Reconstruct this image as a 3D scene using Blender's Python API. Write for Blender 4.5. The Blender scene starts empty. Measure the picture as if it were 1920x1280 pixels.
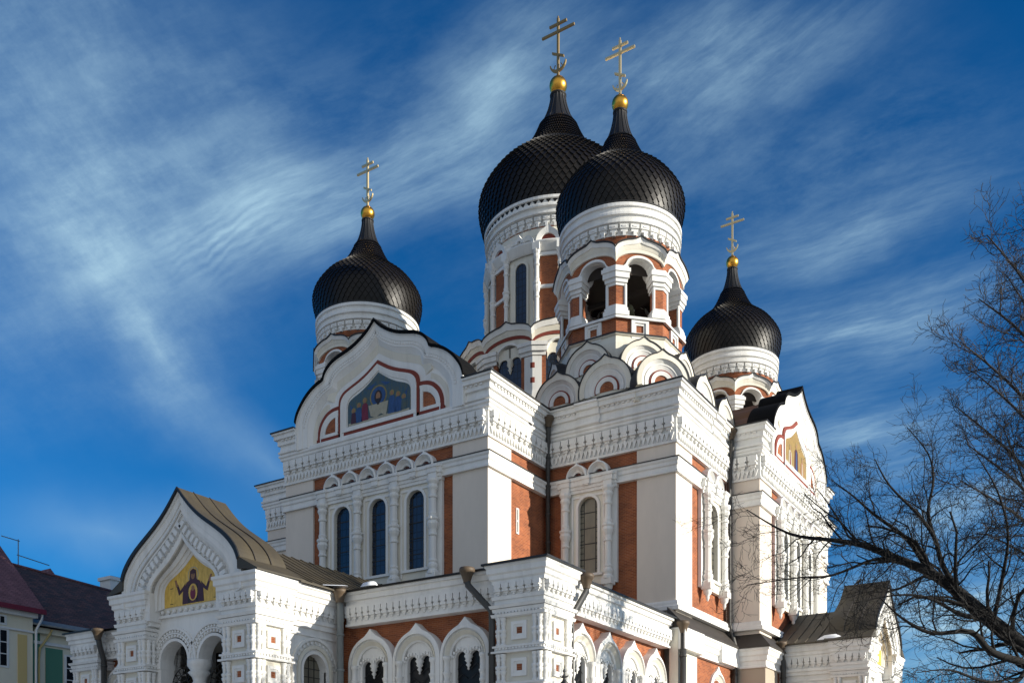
import bpy, bmesh, math, random
from math import sin, cos, pi, radians, sqrt, atan2
from mathutils import Vector
random.seed(7)
SC = bpy.context.scene
COL = SC.collection
# ------------------------------------------------------------------ camera
YAW = radians(32.48)
cam_d = bpy.data.cameras.new('camera'); cam = bpy.data.objects.new('camera', cam_d); COL.objects.link(cam)
cam.location = (0, 0, 1.7); cam.rotation_euler = (radians(90), 0, YAW)
cam_d.sensor_width = 36; cam_d.sensor_fit = 'HORIZONTAL'; cam_d.lens = 1808.0/1920*36
cam_d.shift_y = (1516.4-640)/1920; cam_d.clip_start = .1; cam_d.clip_end = 6000
SC.camera = cam
# ------------------------------------------------------------------ sun and sky
SUN = Vector((1, .20, .25)).normalized()
SUN_EL = math.asin(SUN.z); SUN_ROT = atan2(SUN.x, SUN.y)
sl = bpy.data.lights.new('sun', 'SUN'); sl.energy = 5.0; sl.angle = radians(.5); sl.color = (1, .93, .80)
so = bpy.data.objects.new('sun', sl); COL.objects.link(so)
so.rotation_euler = (-SUN).to_track_quat('-Z', 'Y').to_euler(); so.location = (60, 10, 60)
W = bpy.data.worlds.new('World'); SC.world = W; W.use_nodes = True
nt = W.node_tree; N = nt.nodes; L = nt.links
bg = N['Background']
sky = N.new('ShaderNodeTexSky'); sky.sky_type = 'NISHITA'; sky.sun_disc = False
sky.sun_elevation = SUN_EL; sky.sun_rotation = SUN_ROT; sky.altitude = 50; sky.air_density = 1.0; sky.dust_density = .3; sky.ozone_density = 3.0
SKY_STRENGTH = .115
bg.inputs['Strength'].default_value = SKY_STRENGTH
SC.view_settings.view_transform = 'Standard'; SC.view_settings.look = 'None'
SC.view_settings.exposure = .5; SC.view_settings.gamma = 1

def wmath(op, a, b=None, clamp=False):
    n = N.new('ShaderNodeMath'); n.operation = op; n.use_clamp = clamp
    for i, x in enumerate((a, b)):
        if x is None: continue
        if isinstance(x, (int, float)): n.inputs[i].default_value = x
        else: L.new(x, n.inputs[i])
    return n.outputs[0]
tc = N.new('ShaderNodeTexCoord')
def wdot(vec):
    n = N.new('ShaderNodeVectorMath'); n.operation = 'DOT_PRODUCT'; L.new(tc.outputs['Generated'], n.inputs[0]); n.inputs[1].default_value = vec
    return n.outputs['Value']
fw = wmath('MAXIMUM', wdot((-sin(YAW), cos(YAW), 0)), .12)
A_ = wmath('DIVIDE', wdot((cos(YAW), sin(YAW), 0)), fw)
B_ = wmath('DIVIDE', wdot((0, 0, 1)), fw)
cmb = N.new('ShaderNodeCombineXYZ'); L.new(A_, cmb.inputs[0]); L.new(B_, cmb.inputs[1])
# a large scale warp so that the cloud banks have ragged outlines
wn = N.new('ShaderNodeTexNoise'); L.new(cmb.outputs[0], wn.inputs['Vector']); wn.inputs['Scale'].default_value = 4.5; wn.inputs['Detail'].default_value = 5
wv = N.new('ShaderNodeVectorMath'); wv.operation = 'MULTIPLY_ADD'; L.new(wn.outputs['Color'], wv.inputs[0]); wv.inputs[1].default_value = (.13, .13, 0); L.new(cmb.outputs[0], wv.inputs[2])
wv2 = N.new('ShaderNodeVectorMath'); wv2.operation = 'SUBTRACT'; L.new(wv.outputs[0], wv2.inputs[0]); wv2.inputs[1].default_value = (.065, .065, 0)
WARP = wv2.outputs[0]
sw = N.new('ShaderNodeVectorMath'); sw.operation = 'MULTIPLY_ADD'; L.new(wn.outputs['Color'], sw.inputs[0]); sw.inputs[1].default_value = (.035, .035, 0); L.new(cmb.outputs[0], sw.inputs[2]); SOFTWARP = sw.outputs[0]
def streak(angle, sx, sy, detail=7, seed=0.0, lo=.38, hi=.72):
    mp = N.new('ShaderNodeMapping'); mp.vector_type = 'TEXTURE'; L.new(SOFTWARP, mp.inputs['Vector'])
    mp.inputs['Rotation'].default_value = (0, 0, radians(angle)); mp.inputs['Scale'].default_value = (sx, sy, 1)
    mp.inputs['Location'].default_value = (seed, seed*.37, 0)
    t = N.new('ShaderNodeTexNoise'); L.new(mp.outputs[0], t.inputs['Vector']); t.inputs['Scale'].default_value = 1; t.inputs['Detail'].default_value = detail; t.inputs['Roughness'].default_value = .68
    r = N.new('ShaderNodeMapRange'); r.interpolation_type = 'SMOOTHSTEP'; r.inputs['From Min'].default_value = lo; r.inputs['From Max'].default_value = hi; L.new(t.outputs['Fac'], r.inputs['Value'])
    return r.outputs[0]
def blob(u, v, lu, lv, angle, amp):
    mp = N.new('ShaderNodeMapping'); mp.vector_type = 'TEXTURE'; L.new(WARP, mp.inputs['Vector'])
    mp.inputs['Location'].default_value = ((u-960)/1808, (1516.4-v)/1808, 0); mp.inputs['Rotation'].default_value = (0, 0, radians(angle)); mp.inputs['Scale'].default_value = (lu/1808, lv/1808, 1)
    g = N.new('ShaderNodeTexGradient'); g.gradient_type = 'QUADRATIC_SPHERE'; L.new(mp.outputs[0], g.inputs['Vector'])
    return wmath('MULTIPLY', g.outputs['Fac'], amp)
def total(xs):
    o = xs[0]
    for x in xs[1:]: o = wmath('ADD', o, x)
    return o
s_up = streak(24, .30, .045, detail=11, seed=1.3, lo=.30, hi=.74); s_dn = streak(-50, .34, .13, detail=11, seed=4.1, lo=.25, hi=.78); s_hi = streak(38, .28, .05, detail=11, seed=2.2, lo=.3, hi=.76); s_rt = streak(14, .34, .032, detail=11, seed=7.7, lo=.33, hi=.74)
fine = streak(28, .09, .016, detail=10, seed=9.0, lo=.2, hi=.85); soft = streak(15, .14, .07, detail=11, seed=5.5, lo=.30, hi=.72)
left = total([blob(150, 330, 620, 720, 0, 1.0), blob(270, 640, 480, 150, -54, .75), blob(90, 40, 480, 300, 0, .25), blob(330, 330, 420, 300, 0, .35)])
mid = total([blob(540, 400, 640, 170, 20, .95), blob(870, 230, 420, 180, 30, .6), blob(520, 310, 260, 130, 20, .4)])
top = total([blob(930, 140, 380, 140, 46, .55), blob(1290, 150, 640, 250, 16, .75), blob(1420, 60, 420, 140, 14, .3)])
right = total([blob(1640, 590, 430, 130, 13, 1.15), blob(1600, 420, 560, 130, 18, .55), blob(1640, 800, 520, 170, 8, .95), blob(1790, 1170, 480, 210, 0, 1.7), blob(1800, 960, 460, 150, 5, .9)])
low = total([blob(200, 1010, 460, 130, 0, .28), blob(480, 880, 360, 130, -40, .2)])
wvt = N.new('ShaderNodeTexWave'); wvt.wave_type = 'BANDS'; wvt.bands_direction = 'Y'
wmp = N.new('ShaderNodeMapping'); wmp.vector_type = 'TEXTURE'; L.new(SOFTWARP, wmp.inputs['Vector']); wmp.inputs['Rotation'].default_value = (0, 0, radians(36)); wmp.inputs['Scale'].default_value = (.2, .2, 1); L.new(wmp.outputs[0], wvt.inputs['Vector'])
wvt.inputs['Scale'].default_value = 6.5; wvt.inputs['Distortion'].default_value = 6; wvt.inputs['Detail'].default_value = 2
ripple = wmath('MULTIPLY', blob(440, 445, 200, 100, 28, .26), wvt.outputs['Fac'])
def tex(mask, st, base, extra=None):
    k = wmath('ADD', wmath('MULTIPLY', st, 1-base), base)
    if extra is not None: k = wmath('MULTIPLY', k, wmath('ADD', wmath('MULTIPLY', extra, .5), .6))
    return wmath('MULTIPLY', mask, k)
wide = total([blob(700, 250, 900, 420, 10, .24), blob(1600, 300, 760, 330, 12, .2), blob(1200, 500, 900, 500, 10, .12)])
cloud = total([tex(left, s_dn, .38, soft), tex(mid, s_up, .25, fine), tex(top, s_hi, .28, soft), tex(right, s_rt, .25, fine), tex(wide, soft, .05, fine), low, ripple])
cloud = wmath('MINIMUM', wmath('MULTIPLY', cloud, 1.0), .85)
# a bright thin veil added to unseen sky behind the viewer, lighting shaded fronts
fill_veil = N.new('ShaderNodeMapRange'); fill_veil.interpolation_type = 'SMOOTHSTEP'; fill_veil.inputs['From Min'].default_value = -.12; fill_veil.inputs['From Max'].default_value = -.75; fill_veil.inputs['To Max'].default_value = .72
L.new(wdot((-sin(YAW), cos(YAW), 0)), fill_veil.inputs['Value'])
tint = N.new('ShaderNodeMix'); tint.data_type = 'RGBA'; tint.blend_type = 'MULTIPLY'; tint.inputs['Factor'].default_value = 1
L.new(sky.outputs['Color'], tint.inputs['A']); tint.inputs['B'].default_value = (.035, .45, .80, 1)
cm = N.new('ShaderNodeMix'); cm.data_type = 'RGBA'; L.new(cloud, cm.inputs['Factor']); L.new(tint.outputs['Result'], cm.inputs['A'])
cm.inputs['B'].default_value = (2.7, 4.1, 5.0, 1)
vm = N.new('ShaderNodeMix'); vm.data_type = 'RGBA'; L.new(fill_veil.outputs[0], vm.inputs['Factor']); L.new(cm.outputs['Result'], vm.inputs['A']); vm.inputs['B'].default_value = (4.1, 4.3, 4.4, 1)
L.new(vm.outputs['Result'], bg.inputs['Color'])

# ------------------------------------------------------------------ materials
MATS = {}
def new_mat(name):
    m = bpy.data.materials.new(name); m.use_nodes = True; MATS[name] = m
    return m, m.node_tree.nodes, m.node_tree.links, m.node_tree.nodes['Principled BSDF']
def plain(name, col, rough=.8, metal=0, var=.0, streaks=0, scale=1.5, bump=0, bscale=20, var_col=None, spec=.5):
    m, n, l, p = new_mat(name)
    p.inputs['Base Color'].default_value = (*col, 1); p.inputs['Roughness'].default_value = rough; p.inputs['Metallic'].default_value = metal
    p.inputs['Specular IOR Level'].default_value = spec
    if var:
        g = n.new('ShaderNodeNewGeometry'); t = n.new('ShaderNodeTexNoise'); t.inputs['Scale'].default_value = scale; t.inputs['Detail'].default_value = 8; t.inputs['Roughness'].default_value = .65
        mp = n.new('ShaderNodeMapping'); mp.inputs['Scale'].default_value = (1, 1, .35); l.new(g.outputs['Position'], mp.inputs['Vector']); l.new(mp.outputs[0], t.inputs['Vector'])
        r = n.new('ShaderNodeMapRange'); r.inputs['From Min'].default_value = .35; r.inputs['From Max'].default_value = .75; l.new(t.outputs['Fac'], r.inputs['Value'])
        mx = n.new('ShaderNodeMix'); mx.data_type = 'RGBA'; l.new(r.outputs[0], mx.inputs['Factor'])
        mx.inputs['A'].default_value = (*col, 1); vc = var_col or tuple(c*(1-var) for c in col); mx.inputs['B'].default_value = (*vc, 1)
        l.new(mx.outputs['Result'], p.inputs['Base Color'])
        if streaks:      # rain streaks and blotches of grime
            m3 = n.new('ShaderNodeMapping'); m3.inputs['Scale'].default_value = (1.3, 1.3, .14); l.new(g.outputs['Position'], m3.inputs['Vector'])
            t3 = n.new('ShaderNodeTexNoise'); t3.inputs['Scale'].default_value = 1.0; t3.inputs['Detail'].default_value = 9; t3.inputs['Roughness'].default_value = .7; l.new(m3.outputs[0], t3.inputs['Vector'])
            r3 = n.new('ShaderNodeMapRange'); r3.inputs['From Min'].default_value = .48; r3.inputs['From Max'].default_value = .78; r3.inputs['To Max'].default_value = streaks; l.new(t3.outputs['Fac'], r3.inputs['Value'])
            x3 = n.new('ShaderNodeMix'); x3.data_type = 'RGBA'; l.new(r3.outputs[0], x3.inputs['Factor']); l.new(mx.outputs['Result'], x3.inputs['A']); x3.inputs['B'].default_value = (*(c*.45 for c in col), 1)
            l.new(x3.outputs['Result'], p.inputs['Base Color'])
    if bump:
        t2 = n.new('ShaderNodeTexNoise'); t2.inputs['Scale'].default_value = bscale; t2.inputs['Detail'].default_value = 4
        g2 = n.new('ShaderNodeNewGeometry'); l.new(g2.outputs['Position'], t2.inputs['Vector'])
        b = n.new('ShaderNodeBump'); b.inputs['Strength'].default_value = bump; b.inputs['Distance'].default_value = .02; l.new(t2.outputs['Fac'], b.inputs['Height']); l.new(b.outputs[0], p.inputs['Normal'])
    return m
plain('white', (.80, .79, .76), .85, var=.13, streaks=.45, scale=.9, bump=.25, bscale=9)
plain('cream', (.74, .655, .565), .9, var=.11, streaks=.16, scale=.7, bump=.3, bscale=14)
plain('beige', (.44, .37, .29), .9, var=.12, scale=.6, bump=.3, bscale=14)
plain('ivory', (.74, .70, .60), .9, var=.1, streaks=.45, scale=.9)
plain('red', (.22, .045, .03), .9, var=.2, scale=3)
plain('roofblack', (.010, .010, .011), .55, var=.3, scale=2, bump=.2, bscale=3)
plain('roofbrown', (.068, .054, .031), .65, var=.5, scale=1.1, streaks=.5, var_col=(.042, .035, .026))
plain('roofdark', (.045, .038, .032), .55, var=.35, scale=1.6)
plain('rust', (.17, .075, .035), .7, var=.4, scale=1.2, var_col=(.09, .06, .04))
plain('pipe', (.05, .048, .045), .5, var=.4, scale=2)
plain('pipelight', (.23, .25, .25), .5, var=.3, scale=2)
plain('hopper', (.11, .075, .045), .6, var=.4, scale=3)
plain('gold_shaded', (.34, .24, .11), .5, 1.0)  # gold of the main cross, its shade put into the colour
plain('roofrim', (.0035, .0035, .004), .8, spec=.12)
plain('tile', (.006, .0052, .005), .42, var=.6, scale=2.2, var_col=(.014, .011, .009), spec=.26)
plain('dark', (.012, .011, .011), .9)
plain('interior_shade', (.03, .022, .018), .9)  # near black, the gloom of belfry and porch interiors put into the colour
plain('gold', (.85, .44, .07), .34, 1.0, var=.25, scale=4)
plain('goldpale', (.80, .62, .32), .38, 1.0)
plain('iron', (.012, .012, .013), .5)
plain('bronze', (.05, .055, .04), .35, .8, var=.5, scale=3)
plain('snow', (.85, .87, .9), .7)
plain('bark', (.009, .008, .0075), .95, var=.4, scale=5, bump=.4, bscale=8)
plain('frost', (.21, .20, .22), .95)
plain('twig_far', (.030, .028, .030), .95)
plain('mo_ochre', (.33, .21, .05), .5, var=.45, scale=9)
plain('mo_olive', (.26, .20, .06), .5, var=.4, scale=9)
plain('mo_gold', (.80, .52, .10), .5, var=.5, scale=9, var_col=(.45, .27, .04))
plain('mo_teal', (.03, .08, .12), .5, var=.6, scale=7, var_col=(.10, .10, .05))
plain('mo_blue', (.03, .08, .22), .5, var=.5, scale=9)
plain('mo_red', (.20, .012, .03), .5, var=.5, scale=9)
plain('mo_wine', (.07, .012, .02), .5, var=.4, scale=9)
plain('mo_skin', (.28, .14, .07), .6)
plain('mo_cloth', (.42, .38, .28), .6, var=.3, scale=8)
plain('mo_dark', (.02, .012, .012), .6)
plain('housecream', (.76, .70, .54), .9, var=.12, scale=.8)
plain('houseyellow', (.62, .46, .19), .9)
plain('housegreen', (.08, .23, .15), .9, var=.15, scale=.8)
plain('housewhite', (.74, .74, .72), .9, var=.15)
plain('pebble', (.40, .385, .36), .95, var=.3, scale=.6)

def brick_mat(name, c1, c2, mortar, scale):
    m, n, l, p = new_mat(name); p.inputs['Roughness'].default_value = .9
    g = n.new('ShaderNodeNewGeometry'); sp = n.new('ShaderNodeSeparateXYZ'); l.new(g.outputs['Position'], sp.inputs[0])
    ad = n.new('ShaderNodeMath'); ad.operation = 'ADD'; l.new(sp.outputs[0], ad.inputs[0]); l.new(sp.outputs[1], ad.inputs[1])
    cb = n.new('ShaderNodeCombineXYZ'); l.new(ad.outputs[0], cb.inputs[0]); l.new(sp.outputs[2], cb.inputs[1])
    b = n.new('ShaderNodeTexBrick'); l.new(cb.outputs[0], b.inputs['Vector']); b.inputs['Color1'].default_value = (*c1, 1); b.inputs['Color2'].default_value = (*c2, 1); b.inputs['Mortar'].default_value = (*mortar, 1)
    b.inputs['Scale'].default_value = scale; b.inputs['Mortar Size'].default_value = .016; b.inputs['Brick Width'].default_value = .52; b.inputs['Row Height'].default_value = .16; b.inputs['Bias'].default_value = -.1
    t = n.new('ShaderNodeTexNoise'); t.inputs['Scale'].default_value = 1.1; t.inputs['Detail'].default_value = 7; l.new(g.outputs['Position'], t.inputs['Vector'])
    r = n.new('ShaderNodeMapRange'); r.inputs['From Min'].default_value = .3; r.inputs['From Max'].default_value = .75; r.inputs['To Min'].default_value = .72; r.inputs['To Max'].default_value = 1.2; l.new(t.outputs['Fac'], r.inputs['Value'])
    mx = n.new('ShaderNodeMix'); mx.data_type = 'RGBA'; mx.blend_type = 'MULTIPLY'; mx.inputs['Factor'].default_value = 1; l.new(b.outputs['Color'], mx.inputs['A'])
    cc = n.new('ShaderNodeCombineColor'); [l.new(r.outputs[0], cc.inputs[i]) for i in range(3)]; l.new(cc.outputs[0], mx.inputs['B']); l.new(mx.outputs['Result'], p.inputs['Base Color'])
    bp = n.new('ShaderNodeBump'); bp.inputs['Strength'].default_value = .35; bp.inputs['Distance'].default_value = .02; l.new(b.outputs['Fac'], bp.inputs['Height']); bp.invert = True; l.new(bp.outputs[0], p.inputs['Normal'])
    return m
brick_mat('brick', (.335, .095, .031), (.20, .05, .02), (.36, .18, .10), 1.9)
brick_mat('rooftile', (.15, .075, .068), (.06, .05, .053), (.03, .02, .02), 1.0)
brick_mat('rooftilered', (.27, .12, .12), (.20, .09, .095), (.09, .035, .04), 1.0)

def glass_mat(name, c1, c2, line, scale, rough=.12):
    m, n, l, p = new_mat(name); p.inputs['Roughness'].default_value = rough
    g = n.new('ShaderNodeNewGeometry'); sp = n.new('ShaderNodeSeparateXYZ'); l.new(g.outputs['Position'], sp.inputs[0])
    ad = n.new('ShaderNodeMath'); ad.operation = 'ADD'; l.new(sp.outputs[0], ad.inputs[0]); l.new(sp.outputs[1], ad.inputs[1])
    cb = n.new('ShaderNodeCombineXYZ'); l.new(ad.outputs[0], cb.inputs[0]); l.new(sp.outputs[2], cb.inputs[1])
    b = n.new('ShaderNodeTexBrick'); l.new(cb.outputs[0], b.inputs['Vector']); b.offset = 0; b.inputs['Color1'].default_value = (*c1, 1); b.inputs['Color2'].default_value = (*c2, 1); b.inputs['Mortar'].default_value = (*line, 1)
    b.inputs['Scale'].default_value = scale; b.inputs['Mortar Size'].default_value = .03; b.inputs['Brick Width'].default_value = .32; b.inputs['Row Height'].default_value = .48
    l.new(b.outputs['Color'], p.inputs['Base Color'])
    t = n.new('ShaderNodeTexNoise'); t.inputs['Scale'].default_value = 2.5; l.new(g.outputs['Position'], t.inputs['Vector'])
    bp = n.new('ShaderNodeBump'); bp.inputs['Strength'].default_value = .12; bp.inputs['Distance'].default_value = .05; l.new(t.outputs['Fac'], bp.inputs['Height']); l.new(bp.outputs[0], p.inputs['Normal'])
    return m
glass_mat('glass', (.008, .02, .045), (.012, .03, .065), (.004, .005, .008), 1.0)
plain('glassgrey', (.19, .17, .12), .28, var=.45, scale=1.3, var_col=(.09, .09, .08))
plain('glassdark', (.005, .006, .008), .35, spec=.25)
plain('lead', (.02, .02, .022), .6)

# ------------------------------------------------------------------ mesh builder
ORG = {}
class MB:
    def __init__(s): s.v = []; s.f = []; s.m = []; s.sm = []
    def add(s, vs, fs, mat, smooth=False):
        k = len(s.v); s.v += [tuple(p) for p in vs]
        for f in fs: s.f.append([k+i for i in f]); s.m.append(mat); s.sm.append(smooth)
    def build(s, name, parent=None, origin=None, recalc=True):
        po = ORG.get(parent.name, Vector((0, 0, 0))) if parent else Vector((0, 0, 0))
        og = Vector(origin) if origin is not None else (po.copy() if parent else Vector((0, 0, 0)))
        me = bpy.data.meshes.new(name); me.from_pydata([(p[0]-og.x, p[1]-og.y, p[2]-og.z) for p in s.v], [], s.f)
        names = []
        for x in s.m:
            if x not in names: names.append(x)
        for x in names: me.materials.append(MATS[x])
        me.polygons.foreach_set('material_index', [names.index(x) for x in s.m]); me.polygons.foreach_set('use_smooth', s.sm)
        if recalc:
            bm = bmesh.new(); bm.from_mesh(me); bmesh.ops.recalc_face_normals(bm, faces=bm.faces); bm.to_mesh(me); bm.free()
        me.update()
        o = bpy.data.objects.new(name, me); COL.objects.link(o)
        if parent: o.parent = parent
        o.location = og-po; ORG[o.name] = og
        return o
def tag(o, label=None, cat=None, group=None, kind=None):
    if label: o['label'] = label
    if cat: o['category'] = cat
    if group: o['group'] = group
    if kind: o['kind'] = kind
    return o
def empty(name, loc, parent=None):
    o = bpy.data.objects.new(name, None); COL.objects.link(o); o.empty_display_size = .5
    po = ORG.get(parent.name, Vector((0, 0, 0))) if parent else Vector((0, 0, 0))
    if parent: o.parent = parent
    o.location = Vector(loc)-po; ORG[o.name] = Vector(loc); return o
def dup(o, parent, delta, top=True):
    c = o.copy(); COL.objects.link(c); c.parent = parent
    if top: c.location = o.location+Vector(delta)
    for ch in o.children: dup(ch, c, delta, False)
    return c

class Fr:      # wall frame: a runs along the wall, o outwards, z up
    def __init__(s, ox, oy, ang): s.ox, s.oy = ox, oy; s.ax, s.ay = cos(ang), sin(ang); s.bx, s.by = sin(ang), -cos(ang)
    def __call__(s, a, o, z): return (s.ox+a*s.ax+o*s.bx, s.oy+a*s.ay+o*s.by, z)
    def shift(s, a, o): f = Fr(0, 0, 0); f.ox, f.oy, _ = s(a, o, 0); f.ax, f.ay, f.bx, f.by = s.ax, s.ay, s.bx, s.by; return f
BOXF = [(0, 1, 2, 3), (4, 5, 6, 7), (0, 1, 5, 4), (1, 2, 6, 5), (2, 3, 7, 6), (3, 0, 4, 7)]
def box(mb, fr, a0, a1, o0, o1, z0, z1, mat):
    mb.add([fr(a0, o0, z0), fr(a1, o0, z0), fr(a1, o1, z0), fr(a0, o1, z0), fr(a0, o0, z1), fr(a1, o0, z1), fr(a1, o1, z1), fr(a0, o1, z1)], BOXF, mat)
WF = Fr(0, 0, 0)
def wbox(mb, x0, x1, y0, y1, z0, z1, mat): box(mb, WF, x0, x1, -y1, -y0, z0, z1, mat)
def prism(mb, fr, poly, o0, o1, mat):
    n = len(poly)
    mb.add([fr(a, o0, z) for a, z in poly]+[fr(a, o1, z) for a, z in poly], [tuple(range(n)), tuple(range(n, 2*n))]+[(i, (i+1) % n, n+(i+1) % n, n+i) for i in range(n)], mat)
def ring(mb, fr, P, Q, o0, o1, mat, back=False, o1q=None, mitre=None, caps=True, smooth=False):
    # solid between two polylines P (outer) and Q (inner) with equal point counts
    n = len(P); o1q = o1 if o1q is None else o1q
    def g(a, o): return a if mitre is None else a*(mitre[0]+o*mitre[1])/mitre[0]
    vs = [fr(g(a, o1), o1, z) for a, z in P]+[fr(g(a, o1q), o1q, z) for a, z in Q]+[fr(g(a, o0), o0, z) for a, z in P]+[fr(g(a, o0), o0, z) for a, z in Q]
    fs = []
    for i in range(n-1):
        fs += [(i, i+1, n+i+1, n+i), (i, i+1, 2*n+i+1, 2*n+i), (n+i, n+i+1, 3*n+i+1, 3*n+i)]
        if back: fs.append((2*n+i, 2*n+i+1, 3*n+i+1, 3*n+i))
    if caps: fs += [(0, n, 3*n, 2*n), (n-1, 2*n-1, 4*n-1, 3*n-1)]
    mb.add(vs, fs, mat, smooth)
def sc(P, k, b=(0, 0), kz=None): kz = k if kz is None else kz; return [(b[0]+(a-b[0])*k, b[1]+(z-b[1])*kz) for a, z in P]
def semi(ca, cz, r, n=14, t0=0, rz=None): rz = r if rz is None else rz; return [(ca+r*cos(radians(180+t0-i*(180+2*t0)/n)), cz+rz*sin(radians(180+t0-i*(180+2*t0)/n))) for i in range(n+1)]
def keel(ca, cz, r, tip, n=18, t0=0, w=.5):
    out = []
    for i in range(n+1):
        t = radians(180+t0-i*(180+2*t0)/n); x, z = r*cos(t), r*sin(t)
        if z > 0: z += tip*max(0, 1-abs(x)/(w*r))**1.5
        out.append((ca+x, cz+z))
    return out
def mirror(H): return [(-a, z) for a, z in H]+[(a, z) for a, z in reversed(H[:-1])]      # H from foot up to the apex at a = 0
def spline(P, n=3):
    Q = [P[0]]+list(P)+[P[-1]]; out = []
    for i in range(1, len(Q)-2):
        for k in range(n):
            t = k/n; out.append(tuple(.5*(2*Q[i][j]+(-Q[i-1][j]+Q[i+1][j])*t+(2*Q[i-1][j]-5*Q[i][j]+4*Q[i+1][j]-Q[i+2][j])*t*t+(-Q[i-1][j]+3*Q[i][j]-3*Q[i+1][j]+Q[i+2][j])*t**3) for j in range(len(P[0]))))
    out.append(tuple(P[-1])); return out
def offs(path, closed):
    n = len(path); out = []
    def nrm(p, q):
        dx, dy = q[0]-p[0], q[1]-p[1]; l = math.hypot(dx, dy); return dy/l, -dx/l
    for i in range(n):
        ns = []
        if closed or i > 0: ns.append(nrm(path[i-1], path[i]))
        if closed or i < n-1: ns.append(nrm(path[i], path[(i+1) % n]))
        if len(ns) == 1: out.append(ns[0])
        else:
            k = 1+ns[0][0]*ns[1][0]+ns[0][1]*ns[1][1]; out.append(((ns[0][0]+ns[1][0])/k, (ns[0][1]+ns[1][1])/k))
    return out
def mould(mb, path, prof, mat, closed=False):
    O = offs(path, closed); n = len(path); m = len(prof)
    vs = [(p[0]+d[0]*o, p[1]+d[1]*o, z) for p, d in zip(path, O) for o, z in prof]; fs = []
    for i in range(n if closed else n-1):
        j = (i+1) % n
        fs += [(i*m+k, i*m+(k+1) % m, j*m+(k+1) % m, j*m+k) for k in range(m)]
    if not closed: fs += [tuple(range(m)), tuple(range((n-1)*m, n*m))]
    mb.add(vs, fs, mat)
def lathe(mb, c, prof, n, mat, smooth=True, t0=0.0):
    m = len(prof); vs = [(c[0]+r*cos(t0+2*pi*i/n), c[1]+r*sin(t0+2*pi*i/n), z) for i in range(n) for r, z in prof]
    fs = [(i*m+k, i*m+k+1, ((i+1) % n)*m+k+1, ((i+1) % n)*m+k) for i in range(n) for k in range(m-1)]
    mb.add(vs, fs, mat, smooth)
def tube(mb, pts, rs, n, mat, smooth=True):
    if not isinstance(rs, (list, tuple)): rs = [rs]*len(pts)
    P = [Vector(p) for p in pts]; vs = []; ref = Vector((.31, .22, .93))
    for i, p in enumerate(P):
        d = (P[min(i+1, len(P)-1)]-P[max(i-1, 0)]).normalized(); u = d.cross(ref)
        if u.length < .1: u = d.cross(Vector((1, 0, 0)))
        u.normalize(); w = d.cross(u)
        vs += [tuple(p+u*(rs[i]*cos(2*pi*k/n))+w*(rs[i]*sin(2*pi*k/n))) for k in range(n)]
    fs = [(i*n+k, i*n+(k+1) % n, (i+1)*n+(k+1) % n, (i+1)*n+k) for i in range(len(P)-1) for k in range(n)]
    fs += [tuple(range(n)), tuple(range((len(P)-1)*n, len(P)*n))]
    mb.add(vs, fs, mat, smooth)
def edges(path, closed=False):
    for i in range(len(path) if closed else len(path)-1):
        p, q = path[i], path[(i+1) % len(path)]; l = math.hypot(q[0]-p[0], q[1]-p[1])
        yield Fr((p[0]+q[0])/2, (p[1]+q[1])/2, atan2(q[1]-p[1], q[0]-p[0])), l
def teeth(mb, fr, l, z0, z1, pitch, o0, o1, mat='white', w=.7):
    # a white band cut by narrow keyhole slots, drops below
    n = max(1, round(l/pitch)); p = l/n
    for i in range(n):
        c = -l/2+p*(i+.5); h = z1-z0
        for a, b, y0, y1, k in ((.43, 1, .62, 1, 1), (.31, 1, .50, .62, .96), (.42, 1, .32, .50, .9), (.28, 1, .16, .32, .6), (.14, 1, 0, .16, .45)):
            box(mb, fr, c-p*a, c+p*a, o0, o0+(o1-o0)*k, z0+h*y0, z0+h*y1, mat)
def zigzag(mb, fr, l, z0, z1, pitch, o0, o1, mat='white'):
    n = max(1, round(l/pitch)); p = l/n
    for i in range(n):
        c = -l/2+p*(i+.5); prism(mb, fr, [(c-p*.5, z1), (c+p*.5, z1), (c, z0)], o0, o1, mat)
def colonnette(mb, c, z0, z1, r, mat='white', n=10, mid=True, foot=True):
    h = z1-z0; s = lambda t: z0+h*t
    P = [(0, 0), (1.5, 0), (1.5, .03), (1.1, .05), (1.35, .075), (1.35, .1), (.95, .12), (1.15, .14), (.9, .16)] if foot else [(0, 0), (.9, 0)]
    if mid: P += [(.85, .40), (1.15, .41), (1.15, .425), (.9, .435), (.95, .47), (1.3, .50), (1.55, .53), (1.3, .56), (1.6, .575), (1.6, .595), (1.0, .61), (1.15, .64), (.9, .66)]
    P += [(.85, .80), (1.15, .81), (1.15, .83), (.9, .84), (1.0, .88), (1.35, .91), (1.35, .93), (1.15, .945), (1.6, .975), (1.6, 1), (0, 1)]
    lathe(mb, c, [(a*r, s(t)) for a, t in P], n, mat, False)
def arch_panel(mb, fr, a0, a1, z0, z1, ca, hw, sill, spring, rz, o0, o1, mat, n=14):
    box(mb, fr, a0, ca-hw, o0, o1, z0, z1, mat); box(mb, fr, ca+hw, a1, o0, o1, z0, z1, mat)
    if sill > z0: box(mb, fr, ca-hw, ca+hw, o0, o1, z0, sill, mat)
    Q = semi(ca, spring, hw, n, rz=rz); ring(mb, fr, [(a, z1) for a, z in Q], Q, o0, o1, mat, caps=False)

# ------------------------------------------------------------------ the ground
g = MB(); S = 3000
g.add([(-S, -S, 0), (S, -S, 0), (S, S, 0), (-S, S, 0)], [(0, 1, 2, 3)], 'pebble')
tag(g.build('ground'), kind='structure')

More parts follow.
